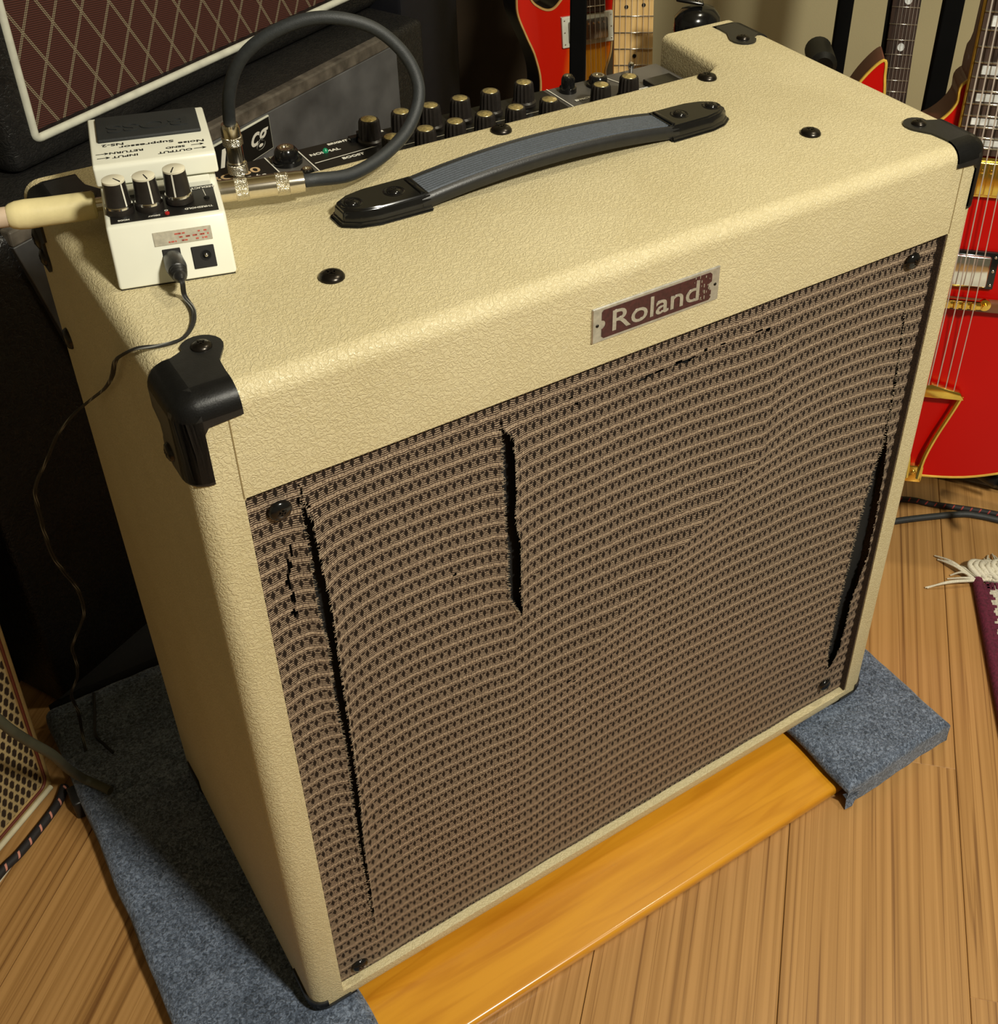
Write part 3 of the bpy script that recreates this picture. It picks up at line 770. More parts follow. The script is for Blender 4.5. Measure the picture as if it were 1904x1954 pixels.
tag(obj('panel_line', lb, 'white', cp), kind='stuff')
def ptext(s, x, y, size, name='lettering', **k):
    text_me(name, s, size, axes((x, y, PZ + .0006), (1, 0, 0), (0, 1, 0), (0, 0, 1)), k.pop('mat', 'white'), cp, .00005, k.pop('bold', .0002), **k)
ptext('BC-60', .147, .297, .0125, mat=simple('tan_print', (.55, .38, .2), .5), sx=1.25)
ptext('The Tube', .150, .286, .0085, mat='white', shear=.4)
ptext('FOOT SW', .190, .311, .0042)
ptext('NORMAL', .222, .2985, .0052, sx=1.2)
ptext('BRIGHT', .238, .3095, .0042, sx=1.2)
ptext('BOOST', .238, .2805, .0048, sx=1.2)
ptext('VOLUME', .272, .3105, .0036); ptext('TREBLE', .355, .3105, .0036)
ptext('EFFECTS', .458, .2795, .0040, sx=1.2); ptext('POWER', .518, .271, .0036)
M['knobplastic'] = simple('knob_black', (.016, .013, .011), .34, nscale=300)
kb = lathe_bm([(.0104, 0), (.0104, .0028), (.0094, .0042), (.0084, .0180), (.0079, .0195), (.0066, .0199)], 32, 'z', (2, 4, .0010))
kn0 = obj('knob', kb, 'knobplastic', cp, True, angle=30)
kc0 = obj('knob_cap', lathe_bm([(.0066, .0194), (.0062, .0201), (.0030, .0208), (0, .0216)], 28), 'brass', kn0, True)
kpos = [(.2615, .2975), (.2905, .2975), (.3165, .2965), (.3445, .2965), (.3735, .2965), (.4065, .296), (.2625, .2585), (.2915, .2585), (.3185, .2585), (.3460, .2585), (.3745, .257), (.4070, .256), (.4605, .2575), (.4935, .2620)]
for i, (x, y) in enumerate(kpos):
    if i == 0: kn0.location = (x, y, PZ)
    else:
        c_ = dup(kn0, (x, y, PZ + (.001 if i in (5, 12) else 0)), cp, (0, 0, i * .7))
def jack(x, y, r=.0085, h=.010):
    j = obj('input_jack', lathe_bm([(r * 1.25, 0), (r * 1.25, h * .3), (r, h * .34), (r * .97, h * .8), (r * .8, h), (r * .5, h), (r * .45, h * .4), (0, h * .4)], 6 * 3), 'blackgloss', cp, True)
    j.location = (x, y, PZ)
    obj('jack_ring', lathe_bm([(r * .66, h * .98), (r * .66, h * 1.08), (r * .46, h * 1.08), (r * .42, h * .6)], 24), 'nickel', j, True)
jack(.190, .298, .0095, .012); jack(.1915, .262, .0055, .009); jack(.4555, .301, .0062, .014); jack(.4865, .299, .0085, .009)
obj('slide_switch', box_bm((.247, .3035, PZ), (.258, .3095, PZ + .004), .0006), 'blackgloss', cp)
obj('switch_lever', box_bm((.2535, .3010, PZ), (.2575, .3070, PZ + .008), .0006), 'blackgloss', cp)
obj('indicator_light', lathe_bm([(.0022, 0), (.0022, .002), (.0012, .0034), (0, .0038)], 16), 'green_led', cp, True).location = (.2225, .2985, PZ)
obj('toggle_switch', lathe_bm([(.004, 0), (.004, .003), (.0022, .0034), (.0020, .008), (.0030, .011), (.0022, .014), (0, .0148)], 16), 'chrome', cp, True).location = (.522, .298, PZ)
obj('power_switch', box_bm((.522, .262, PZ), (.552, .280, PZ + .005), .001), 'blackgloss', cp)

# ------------------------------------------------------------------ platform under the amplifier
pf = empty('platform', 'low golden board with blue grey carpeted ends under the cream amplifier', 'platform', (0.3, .19, FZ))
def plocal(bm): bmesh.ops.translate(bm, verts=bm.verts[:], vec=(-.3, -.19, -FZ)); return bm
bd = obj('wooden_board', plocal(box_bm((-.085, -.070, FZ + .0005), (.700, .46, -.021), .0045, 4)), 'board', pf, True, angle=30)
def carpet(x0, x1, y0, y1, zl, rr, name, under):
    bm = bmesh.new()
    nx, ny = 44, 130
    prof = []   # across: lower left -> over the top -> lower right
    def cross():
        pts = []
        for i in range(5): pts.append((x0, zl[0] + (-rr - zl[0]) * i / 5))
        for i in range(7): a = PI - (PI / 2) * i / 6; pts.append((x0 + rr + rr * math.cos(a), -rr + rr * math.sin(a)))
        for i in range(1, 22): pts.append((x0 + rr + (x1 - x0 - 2 * rr) * i / 22, 0))
        for i in range(7): a = PI / 2 - (PI / 2) * i / 6; pts.append((x1 - rr + rr * math.cos(a), -rr + rr * math.sin(a)))
        for i in range(1, 6): pts.append((x1, -rr + (zl[1] + rr) * i / 5))
        return pts
    cs = cross(); rows = []
    ys = [(y0, -1)] * 0
    fr = []   # along y, with a rounded front drop
    for i in range(6): fr.append((y0, (FZ + .001) + (-rr - FZ - .001) * i / 6, True))
    steps = [('drop', i / 6) for i in range(6)] + [('arc', i / 6) for i in range(7)] + [('flat', i / ny) for i in range(1, ny + 1)]
    for kind, t in steps:
        row = []
        for k, (x, z) in enumerate(cs):
            if kind == 'drop': y = y0; zz = (FZ + .001) + (-rr - FZ - .001) * t; zz = min(zz, z)
            elif kind == 'arc':
                a = PI - (PI / 2) * t; y = y0 + rr + rr * math.cos(a); zz = min(-rr + rr * math.sin(a), z)
            else: y = y0 + rr + (y1 - y0 - rr) * t; zz = z
            n_ = noise.noise(Vector((x * 60, y * 60, 1))) * .0010 + noise.noise(Vector((x * 14, y * 14, 4))) * .0022
            xo = noise.noise(Vector((y * 18, z * 40, 2))) * .0025
            top = max(0, 1 + zz / .01)
            row.append(bm.verts.new((x + xo * (1 if abs(x - x0) < .02 or abs(x - x1) < .02 else 0), y - (n_ if kind != 'flat' else 0), min(zz + (n_ - .0022) * min(1, top + .3), 0))))
        rows.append(row)
    for a, b2 in zip(rows, rows[1:]):
        for k in range(len(cs) - 1): bm.faces.new((a[k], a[k + 1], b2[k + 1], b2[k])).smooth = True
    bm.faces.new(rows[-1])
    bmesh.ops.remove_doubles(bm, verts=bm.verts[:], dist=1e-6)
    bmesh.ops.recalc_face_normals(bm, faces=bm.faces[:])
    return obj(name, plocal(bm), 'carpet', pf)
carpet(.561, .717, -.086, .474, (-.0115, FZ + .001), .0095, 'carpet_strip', 0)
obj('riser_block', plocal(box_bm((.585, -.070, -.0215), (.700, .46, -.0035))), 'darkwood_shade', pf)
carpet(-.104, .0435, -.10, .474, (FZ + .001, -.0215), .010, 'carpet_strip', 0)
# folded corner flap of the right strip
fp = bmesh.new()
vs = [fp.verts.new(v) for v in ((.556, -.083, -.012), (.575, -.089, -.014), (.566, -.091, FZ + .004), (.558, -.089, FZ + .0015), (.560, -.086, -.020))]
fp.faces.new((vs[0], vs[1], vs[2], vs[3], vs[4])); r_ = bmesh.ops.solidify(fp, geom=fp.faces[:], thickness=.003)
obj('carpet_flap', plocal(fp), 'carpet', pf)
obj('rubber_foot', plocal(box_bm((-.1125, .345, FZ), (-.102, .372, -.010), .003, 3)), 'blackplastic', pf, True)

# ------------------------------------------------------------------ white pedal on the amplifier
pa = empty('effects_pedal', 'white noise suppressor pedal with three black knobs on amplifier top', 'effects pedal', (.013, .134, H), (0, 0, R(-14)))
def yz_prism(poly, x0, x1, bev=0, seg=2): return prism_bm(poly, x0, x1, 0, bev, seg)
obj('body', yz_prism([(0, .001), (.0165, .036), (.060, .0395), (.066, .0405), (.129, .036), (.132, .001)], 0, .071, .0018, 3), 'pedal', pa, True, angle=30)
obj('base_plate', box_bm((.001, .0015, 0), (.070, .130, .0015)), 'blackplastic', pa)
obj('back_lip', yz_prism([(.050, .038), (.050, .043), (.0575, .0435), (.0575, .038)], .004, .067, .0008), 'pedal', pa)
tr_ = obj('treadle', yz_prism([(.0595, .0425), (.0615, .054), (.0635, .0557), (.1365, .0557), (.138, .053), (.138, .030), (.128, .030), (.120, .0425)], -.0015, .0735, .0014, 3), 'pedal', pa, True, angle=30)
pd = obj('rubber_pad', box_bm((.0035, .0955, .0550), (.0685, .1325, .0580), .0012, 3), 'padrubber', tr_, True, angle=30)
UP = lambda v, u, h: axes((v, u, h), (-1, 0, 0), (0, -1, 0), (0, 0, 1))
text_me('embossed_lettering', 'BOSS', .0155, UP(.036, .1115, .0581), 'padrubber', tr_, .0004, .0006, sx=1.45)
def pt_(s, v, u, size, **k): text_me('lettering', s, size, UP(v, u, .0559), 'ink', tr_, .00003, k.pop('bold', .00008), **k)
pt_('Noise', .0605, .0815, .0046, sx=1.5); pt_('Suppressor', .0330, .0862, .0046, sx=1.62); pt_('NS-2', .0125, .0912, .0048, sx=1.4)
pt_('SEND', .0500, .0762, .0036, sx=1.35); pt_('OUTPUT', .0495, .0702, .0040, sx=1.35)
pt_('RETURN', .0200, .0785, .0040, sx=1.4); pt_('INPUT', .0190, .0722, .0040, sx=1.4)
ab = bmesh.new()
def arrow(v, u, sgn):
    # shaft plus head, pointing +v
    for p in ([(v, u - .0003), (v + .0075, u - .0003), (v + .0075, u + .0003), (v, u + .0003)], [(v + .0050, u + .0018), (v + .0080, u), (v + .0050, u - .0018), (v + .0062, u)]):
        ab.faces.new([ab.verts.new((a, b2, .0560)) for a, b2 in p])
for v, u in ((.0600, .0762), (.0610, .0702), (.0015, .0785), (.0020, .0722)): arrow(v, u, 1)
tag(obj('printed_arrow', ab, 'ink', tr_), kind='stuff')
dk = lambda u: .036 + (u - .0165) * .0805
dm = bmesh.new(); vs = [dm.verts.new((v, u, dk(u) + dz)) for dz in (.0, .0006) for v, u in ((.0035, .0195), (.0675, .0195), (.0675, .0505), (.0035, .0505))]
dm.faces.new(vs[4:]);
for i in range(4): dm.faces.new((vs[i], vs[(i + 1) % 4], vs[4 + (i + 1) % 4], vs[4 + i]))
dp = obj('knob_deck', dm, 'panelblack', pa)
kb = lathe_bm([(.0086, 0), (.0086, .0026), (.0080, .0048), (.0077, .0054), (.0068, .0205), (.0064, .0210)], 28, 'z')
k0 = obj('knob', kb, 'knobplastic', pa, True, angle=30)
obj('knob_ring', lathe_bm([(.00835, .0040), (.00825, .0052), (.0077, .0056)], 28), 'chrome', k0, True)
kt = bmesh.new(); merge(kt, lathe_bm([(.0068, .0206), (.0068, .0218), (.0060, .0223), (0, .0225)], 28)); 
obj('knob_top', kt, 'cap', k0, True, angle=40)
pb_ = bmesh.new()
vs = [pb_.verts.new(v) for v in ((-.0005, -.00795, .0058), (.0005, -.00795, .0058), (.0005, -.0070, .0206), (-.0005, -.0070, .0206))]; pb_.faces.new(vs)
obj('pointer_line', pb_, 'white', k0)
obj('pointer_notch', box_bm((-.0003, -.0066, .0221), (.0003, -.0003, .0227)), 'ink', k0)
for i, (v, a) in enumerate(((.0098, .62), (.0275, .30), (.0458, -.28))):
    if i == 0: k0.location = (v, .0335, dk(.0335)); k0.rotation_euler = (0, 0, a)
    else: dup(k0, (v, .0335 + (.002 if i == 2 else 0), dk(.0335) + (.0012 if i == 2 else 0)), pa, (0, 0, a))
def dt(s, v, u, size, **k): text_me('lettering', s, size, UP(v, u, dk(u) + .0008), 'white', dp, .00003, .00008, **k)
dt('REDUCTION', .0575, .0475, .0034, sx=1.15); dt('THRESHOLD', .0560, .0245, .0030); dt('MODE', .0110, .0215, .0024); dt('O', .0365, .0260, .0028); dt('DECAY', .0290, .0218, .0022)
obj('mute_light', lathe_bm([(.0014, 0), (.0014, .0012), (0, .0020)], 12), 'red_led', pa, True).location = (.0368, .0222, dk(.0222) + .0004)
obj('check_light', lathe_bm([(.0017, 0), (.0017, .0010), (.0009, .0014), (0, .0014)], 12), 'ink', pa, True).location = (.0620, .0345, dk(.0345) + .0004)
lm_ = bmesh.new(); lm_.faces.new([lm_.verts.new((a, b2, dk(b2) + .0008)) for a, b2 in ((.0608, .0452), (.0611, .0452), (.0620, .0362), (.0617, .0362))]); obj('leader_line', lm_, 'white', pa)
# sloped rear face details; g runs up the slope
FX = Vector((1, 0, 0)); FG = Vector((0, .0165, .035)).normalized(); FN = Vector((0, -FG.z, FG.y))
def fm(v, g, off=0): 
    p = Vector((0, 0, .001)) + FX * v + FG * g + FN * off; return axes(p, FX, FG, FN)
def facebox(name, v0, v1, g0, g1, off0, off1, mat, bev=.0006, parent=pa):
    b = box_bm((v0, g0, off0), (v1, g1, off1), bev); bmesh.ops.transform(b, matrix=fm(0, 0), verts=b.verts[:]); return obj(name, b, mat, parent)
st = facebox('silver_sticker', .0255, .0605, .0232, .0318, -.0002, .0004, 'sticker', .0003)
sm = bmesh.new()
for i in range(30):
    v = .0340 + rs.random() * .024; g = .0245 + int(rs.random() * 3) * .0022; b = box_bm((v, g, .0004), (v + rs.uniform(.0006, .0018), g + .0009, .0006)); merge(sm, b, fm(0, 0))
tag(obj('sticker_print', sm, 'redink', st), kind='stuff')
facebox('power_socket', .0460, .0600, .0060, .0200, -.001, .0006, 'panelblack')
s_ = lathe_bm([(.0034, .0006), (.0034, .0010), (.0028, .0010), (.0026, .0002), (0, .0002)], 20); bmesh.ops.transform(s_, matrix=fm(.0545, .0140), verts=s_.verts[:]); obj('socket_ring', s_, 'ink', pa, True)
s_ = lathe_bm([(.0011, 0), (.0011, .0024), (0, .0034)], 12); bmesh.ops.transform(s_, matrix=fm(.0545, .0140), verts=s_.verts[:]); obj('socket_pin', s_, 'chrome', pa, True)
facebox('power_socket', .0290, .0400, .0085, .0210, -.001, .0005, 'panelblack')

# DC adaptor cord plugged in the pedal -----------------------------
dc = empty('adaptor_cord', 'thin black adaptor cord from white pedal hanging down beside the amplifier', 'cord', (.043, .137, H + .012))
import mathutils
mp_ = Matrix.Translation((.013, .134, H)) @ Matrix.Rotation(R(-14), 4, 'Z')
pstart = mp_ @ (fm(.0345, .0150).translation)
out_n = (mp_.to_3x3() @ FN)
pdir = (out_n + Vector((.05, -.15, -.42))).normalized()
org = dc.location
bmp = lathe_bm([(.0048, -.001), (.0058, .001), (.0064, .012), (.0056, .0175), (.0050, .0180), (.0053, .0196), (.0044, .0208), (.0048, .0224), (.0039, .0236), (.0041, .0250), (.0030, .0272), (.0018, .0295)], 20)
q = pdir.to_track_quat('Z', 'Y').to_matrix().to_4x4()
bmesh.ops.transform(bmp, matrix=Matrix.Translation(pstart - org) @ q, verts=bmp.verts[:])
obj('plug', bmp, 'blackplastic', dc, True, angle=40)
pe = pstart + pdir * .029
path = [pe, pe + pdir * .004, (.0435, .104, H + .003), (.0425, .087, H + .0022), (.036, .071, H + .0022), (.026, .061, H + .0022), (.013, .061, H + .0022), (.002, .067, H + .001), (-.0035, .085, H - .012), (-.0045, .108, H - .030), (-.0045, .131, .617), (-.0045, .169, .584), (-.0065, .215, .548), (-.012, .235, .530), (-.019, .24, .522), (-.032, .252, .501), (-.044, .264, .472), (-.053, .276, .449), (-.057, .288, .426), (-.058, .299, .393), (-.058, .311, .348), (-.053, .323, .311), (-.046, .335, .277), (-.045, .347, .236), (-.053, .359, .205), (-.063, .371, .175), (-.063, .383, .145), (-.066, .394, .111), (-.076, .406, .079), (-.075, .416, .04), (-.078, .418, .008), (-.082, .395, .0025)]
for s in (-1, 1):
    pp = [Vector(p) - org + Vector((s * .00075, s * .0002, 0)) for p in path]
    tube('cord', pp, .00095, 'cordtwin', dc, n=6, sub=5)

# patch cable with metal plugs ---------------------------------------
pc = empty('patch_cable', 'looped dark rubber patch cable with two nickel plugs behind the pedal', 'cable', (.13, .19, H + .018))
o_ = pc.location
def place_lathe(name, prof, p, d, mats, parent, n=24, mat_of=None, org=o_, angle=30):
    b = lathe_bm(prof, n, mat_of=mat_of); q = Vector(d).normalized().to_track_quat('Z', 'Y').to_matrix().to_4x4()
    bmesh.ops.transform(b, matrix=Matrix.Translation(Vector(p) - org) @ q, verts=b.verts[:]); return obj(name, b, mats, parent, True, angle=angle)
M['knurl'] = None
def mat_knurl():
    m, nt, ns, lk, b = newmat('knurled_nickel'); tc = ns.new('ShaderNodeTexCoord')
    ck = N(ns, 'ShaderNodeTexVoronoi'); ck.inputs['Scale'].default_value = 1300; lk.new(tc.outputs['Object'], ck.inputs['Vector'])
    bp = ns.new('ShaderNodeBump'); bp.inputs['Strength'].default_value = 1; bp.inputs['Distance'].default_value = .0006; lk.new(ck.outputs['Distance'], bp.inputs['Height']); lk.new(bp.outputs[0], b.inputs['Normal'])
    b.inputs['Base Color'].default_value = (.82, .76, .62, 1); b.inputs['Metallic'].default_value = 1; b.inputs['Roughness'].default_value = .2
    return m
M['knurl'] = mat_knurl()
pA = Vector((.0965, .1965, H + .0180)); pB = Vector((.1580, .1800, H + .0180)); dd = (pB - pA).normalized(); L = (pB - pA).length
pl1 = place_lathe('plug', [(.0045, -.006), (.0045, 0), (.0060, .001), (.0070, .003), (.0076, .0035), (.0076, L - .006), (.0072, L - .001), (.0052, L)], pA, dd, 'nickel', pc)
for a, b2 in ((.0165, .0255), (L - .020, L - .011)):
    place_lathe('knurled_ring', [(.0072, a), (.0080, a + .0005), (.0080, b2 - .0005), (.0072, b2)], pA, dd, 'knurl', pl1, 36)
pC = Vector((.149, .2935, PZ + .0005)); 
pl2 = place_lathe('plug', [(.0048, 0), (.0048, .003), (.0070, .004), (.0070, .0125), (.0062, .0135), (.0062, .026), (.0070, .027), (.0070, .0400), (.0062, .0430), (.0048, .0435)], pC, (-.02, .0, 1), 'nickel', pc)
for a, b2 in ((.0035, .0115), (.0265, .0335)):
    place_lathe('knurled_ring', [(.0068, a), (.0076, a + .0005), (.0076, b2 - .0005), (.0068, b2)], pC, (-.02, 0, 1), 'knurl', pl2, 36)
loop = [pB - dd * .004, (.1640, .178, .6899), (.1906, .1805, .6855), (.2169, .1880, .6875), (.2426, .199, .6945), (.2591, .2087, .7059), (.2672, .2163, .7196), (.2664, .224, .735), (.2588, .2317, .7496), (.245, .2393, .7624), (.225, .247, .7701), (.2047, .2547, .771), (.1836, .2623, .7646), (.1656, .27, .7531), (.1546, .2777, .7374), (.149, .2853, .7162), (.1485, .2925, .696), (.1487, .2935, .688)]
tube('rubber_lead', [Vector(p) - o_ for p in loop], .0047, 'rubber', pc, n=14, sub=8)

# yellowed white plug on the left of the pedal ---------------------------
wp = empty('white_plug_cable', 'yellowed white plastic jack plug and cable on left side of pedal', 'cable', (.02, .214, H + .02))
o2 = wp.location; p0 = Vector((.0275, .2155, H + .0200)); dw = Vector((-.965, .236, .0)).normalized()
place_lathe('plug_tip', [(.0046, -.009), (.0046, .002)], p0, dw, 'nickel', wp, 20, org=o2)
place_lathe('plug_body', [(.0078, 0), (.0092, .0015), (.0092, .030), (.0096, .042), (.0092, .0480), (.0080, .0520), (.0068, .0535)], p0, dw, 'whiteplug', wp, 28, org=o2)
tube('cable_sleeve', [p0 + dw * t - o2 + Vector((0, 0, -.12 * max(0, t - .09) ** 1.0)) for t in (.050, .065, .085, .11, .15, .2, .26)], .0066, 'pinkcable', wp, n=14)

# ------------------------------------------------------------------ cabinets behind, left
az = R(27.5)
lc = empty('speaker_cabinet', 'black cabinet with dull grey panel and white script badge behind the amplifier', 'speaker cabinet', (.01, .54, FZ), (0, 0, az))
TH = .52 - FZ
obj('cabinet_body', box_bm((-.10, .004, 0), (.665, .30, TH), .010, 3), 'blacktolex', lc, True)
obj('grey_panel', prism_bm([(-.001, TH - .012), (.0101, TH - .0586), (.030, TH - .150), (.10, .03), (.594, .03), (.594, TH - .012)], -.0015, .006, 1, .0006, 1), 'silverplate', lc)
obj('panel_top_edge', box_bm((-.001, -.0015, TH - .012), (.590, .012, TH + .004), .002, 2), 'silveredge', lc)
bdg = obj('badge', prism_bm([(.235, TH - .060), (.3268, TH - .0544), (.349, TH - .053), (.3487, TH - .0135), (.235, TH - .0155)], -.0035, -.001, 1, .0004, 1), 'whitepiping', lc)
obj('badge_field', prism_bm([(.236, TH - .0585), (.3265, TH - .0530), (.3478, TH - .0518), (.3475, TH - .0150), (.236, TH - .0170)], -.0040, -.0034, 1), 'ink', bdg)
text_me('lettering', 'L', .040, axes((.268, -.0042, TH - .040), (1, 0, 0), (0, 0, 1), (0, -1, 0)), 'white', bdg, .0002, .0011, shear=.35)
text_me('lettering', 'cg', .030, axes((.3240, -.0042, TH - .0300), (1, 0, 0), (0, 0, 1), (0, -1, 0)), 'white', bdg, .0002, .0004, shear=.5)
# diamond cabinet on top
vc = empty('combo_amplifier', 'black amplifier with white piping around brown diamond patterned grille cloth', 'amplifier', (.073, .663, .52), (0, 0, R(27)))
ZP = .03
bb_ = boolean(box_bm((-.034, 0, 0), (.563, .26, .50), .016, 5), [box_bm((.004, -.02, ZP + .004), (.53, .012, .46))])
meobj('cabinet_body', bb_, 'blacktolex', vc, True, angle=30)
obj('grille_cloth', box_bm((.003, .0095, ZP + .003), (.531, .0125, .461)), 'diamond', vc)
pr_ = [(.0, -.001, ZP), (.574, -.001, ZP), (.574, -.001, .464), (0, -.001, .464)]
def rrect(x0, x1, z0, z1, r, y):
    o = []
    for cx, cz, a0 in ((x1 - r, z0 + r, -90), (x1 - r, z1 - r, 0), (x0 + r, z1 - r, 90), (x0 + r, z0 + r, 180)):
        for k in range(5): a = R(a0 + 90 * k / 4); o.append((cx + r * math.cos(a), y, cz + r * math.sin(a)))
    return o
tube('piping', rrect(.0, .534, ZP, .464, .006, .001), .0044, 'whitepiping', vc, n=10, sub=1, closed=True)
for x in (.02, .50): obj('rubber_foot', box_bm((x, .02, -.0), (x + .03, .05, .002)), 'blackplastic', vc)
screw('screw', (.0905, -.0005, .012), '-y', vc, .004, 'chrome')

gb = prism_bm([(-.10, .478), (.26, .478), (.26, .650), (-.085, .480)], FZ, .006, 2, .004, 2)
tag(obj('gap_shade_slab', gb, simple('shade_black', (.006, .006, .008), .9, bump=.5, bscale=300), None, True), 'added black bag on floor between carpeted board and grey panelled cabinet', 'shade_slab')  # black slab added to darken the floor gap where shade falls
# tall dark case and added brown shade panel behind
tc_ = empty('flight_case', 'tall narrow black case standing right of the grey panelled cabinet', 'case', (.708, .960, FZ), (0, 0, R(27.5)))
obj('case_body', box_bm((-.133, .0, 0), (.0, .20, 1.05), .006, 2), simple('navy_black', (.004, .004, .007), .6), tc_, True)
obj('case_lid', box_bm((-.135, -.002, 1.05), (.002, .202, 1.12), .006, 2), 'blackplastic', tc_, True)

bw = empty('wall_shade_panel', 'added dark brown cupboard in shade behind the cherry sunburst guitar', 'shade_panel', (.785, 1.112, FZ), (0, 0, R(-42)))  # panel added dark where the guitar's shadow falls on the wall
obj('shade_panel_side', box_bm((0, 0, 0), (.243, .12, 1.0), .003, 1), 'darkwood_shade', bw)
obj('shade_panel_top', box_bm((-.004, -.004, 1.0), (.247, .124, 1.02), .003, 1), 'darkwood_shade', bw)
# ------------------------------------------------------------------ basket weave cabinet, lower left
la = empty('basket_weave_speaker', 'tan framed speaker cabinet with basket weave grille at left edge of floor', 'speaker cabinet', (-.121, .392, -.02), (0, R(3.0), R(38)))
bb_ = boolean(box_bm((-.55, 0, .0), (.001, .23, .50), .0045, 3), [box_bm((-.53, -.02, .009), (-.008, .008, .49), .006, 2)])
meobj('cabinet_body', bb_, 'latframe', la, True, angle=30)
obj('dark_side', box_bm((.0, .012, .004), (.0022, .226, .496), .001), 'darkplug', la)
obj('grille_cloth', box_bm((-.532, .004, .007), (-.006, .0085, .492)), 'lattice', la)
tube('piping', rrect(-.532, -.0072, .0080, .4915, .010, .001), .0016, 'redside', la, n=8, sub=1, closed=True)
tube('bottom_piping', [(-.55, -.002, .003), (-.3, -.002, .003), (-.006, -.002, .003)], .0030, 'latpipe', la, n=8, sub=2)
for x in (-.50, -.05): obj('rubber_foot', lathe_bm([(.012, -.015), (.012, 0)], 16), 'blackplastic', la, True).location = (x, .06, 0)
wr = tag(tube('braided_cable', [(-.235, .300, -.029), (-.208, .313, -.029), (-.187, .327, -.029), (-.175, .333, -.029), (-.163, .341, -.029), (-.150, .351, -.029), (-.136, .362, -.029), (-.123, .374, -.029), (-.1125, .390, -.029)], .0046, 'braidpink', n=12), 'black braided cable with pink flecks along the basket weave speaker bottom', 'cable')
gc = tag(tube('grey_green_cable', [(-.160, .232, .34), (-.14, .242, .253), (-.128, .256, .205), (-.113, .283, .143), (-.105, .325, .070), (-.097, .352, .020), (-.090, .352, .0062), (-.083, .342, .0048), (-.076, .330, .0046)], .0044, simple('olive_rubber', (.05, .05, .03), .6), n=12), 'thick dull green cable crossing the basket weave speaker onto the carpet', 'cable')
tag(tube('black_cord', [(-.052, .468, .0022), (-.058, .445, .0018), (-.067, .412, .0018), (-.063, .392, .0018), (-.059, .378, .0018)], .0017, 'thinblack', n=8), 'short black cord end lying on the dark back of the carpet', 'cord')
tag(obj('cream_trim_board', prism_bm([(-.24, .29), (-.235, .285), (-.179, .331), (-.186, .333)], FZ, FZ + .003, 2, 0), 'whitepiping'), 'cream strip poking out under basket weave speaker at left edge', 'trim strip')

# ------------------------------------------------------------------ guitars
def closed_outline(pts, sub=6):
    return [(p.x, p.y) for p in catmull([(a, b2, 0) for a, b2 in pts], sub, True)]
def guitar_body(parent, pts, depth, face, side, bind, br=.0016, back_bind=True):
    ol = closed_outline(pts)
    bo = obj('body', prism_bm(ol, 0, depth, 1, 0, 1, 0, 1, caps=(0,)), [face, side], parent, True, angle=40)
    tube('binding', [(a, .0004, b2) for a, b2 in ol], br, bind, parent, n=6, sub=1, closed=True)
    if back_bind: tube('binding', [(a, depth, b2) for a, b2 in ol], br, bind, parent, n=6, sub=1, closed=True)
    return ol
# red hollow body
rg = empty('electric_guitar', 'bright red guitar with gold hardware and block inlays right of amplifier', 'guitar', (.87, .15167, .11774), (-.1, 0, R(-42)))
pts = [(0, 0), (-.075, .006), (-.145, .035), (-.185, .095), (-.188, .155), (-.160, .215), (-.138, .265), (-.136, .32), (-.150, .385), (-.152, .430), (-.136, .472), (-.113, .500), (-.109, .480), (-.103, .450), (-.082, .428), (-.058, .434), (-.042, .446), (-.032, .462), (-.0265, .485), (.026, .505), (.03, .48), (.05, .44), (.08, .44), (.12, .49), (.15, .47), (.155, .42), (.138, .34), (.136, .28), (.165, .21), (.19, .145), (.185, .09), (.145, .035), (.075, .006)]
ol = guitar_body(rg, pts, .056, 'redface', 'redside', 'binding', .0018, False)
CX = .0010
obj('neck', prism_bm([(CX - .025, .0), (CX + .025, .0), (CX + .022, .020), (CX + .012, .027), (CX - .012, .027), (CX - .022, .020)], .48, .95, 2), 'redside', rg, True)
hb = obj('heel', prism_bm([(-.001, .42), (.0555, .42), (.0555, .498), (.050, .512), (.036, .520), (.027, .530), (.022, .56), (.022, .62), (-.001, .62)], CX - .0262, CX + .0262, 0, .002, 2), 'redside', rg, True)
fbm = obj('fretboard', prism_bm([(CX - .0262, .412), (CX + .0262, .412), (CX + .022, .95), (CX - .022, .95)], -.010, -.002, 1), 'rosewood', rg)
tube('fretboard_binding', [(CX - .0268, -.0065, .411), (CX - .0226, -.0065, .95)], .0021, 'binding', rg, n=6, sub=1)
tube('fretboard_binding', [(CX + .0268, -.0065, .411), (CX + .0226, -.0065, .95)], .0021, 'binding', rg, n=6, sub=1)
brz = .244; scale = .628
fys = [brz + scale / (2 ** (f / 12)) for f in range(22, 5, -1)]
frm = bpy.data.meshes.new('fret'); fb_ = tube_bm([(-.026, 0, 0), (.026, 0, 0)], .0013, 6, 1); fb_.to_mesh(frm); fb_.free(); frm.materials.append(M['fret'])
def frets(parent, ys, cx, y, wfun):
    for z in ys:
        o = bpy.data.objects.new('fret', frm); C.objects.link(o); o.parent = parent; o.location = (cx, y, z); o.scale = (wfun(z) / .026, 1, 1)
wr_ = lambda z: .0262 - (z - .412) * .0078
frets(rg, fys, CX, -.0103, wr_)
for k in (0, 2, 4, 6, 9, 11):   # between frets 22-21, 20-19 ... blocks
    if k + 1 < len(fys):
        a, b2 = fys[k], fys[k + 1]; mzz = (a + b2) / 2; hh = (b2 - a) * .30; ww_ = wr_(mzz) * .68
        obj('block_inlay', box_bm((CX - ww_, -.0106, mzz - hh), (CX + ww_, -.0098, mzz + hh)), 'pearl', rg)
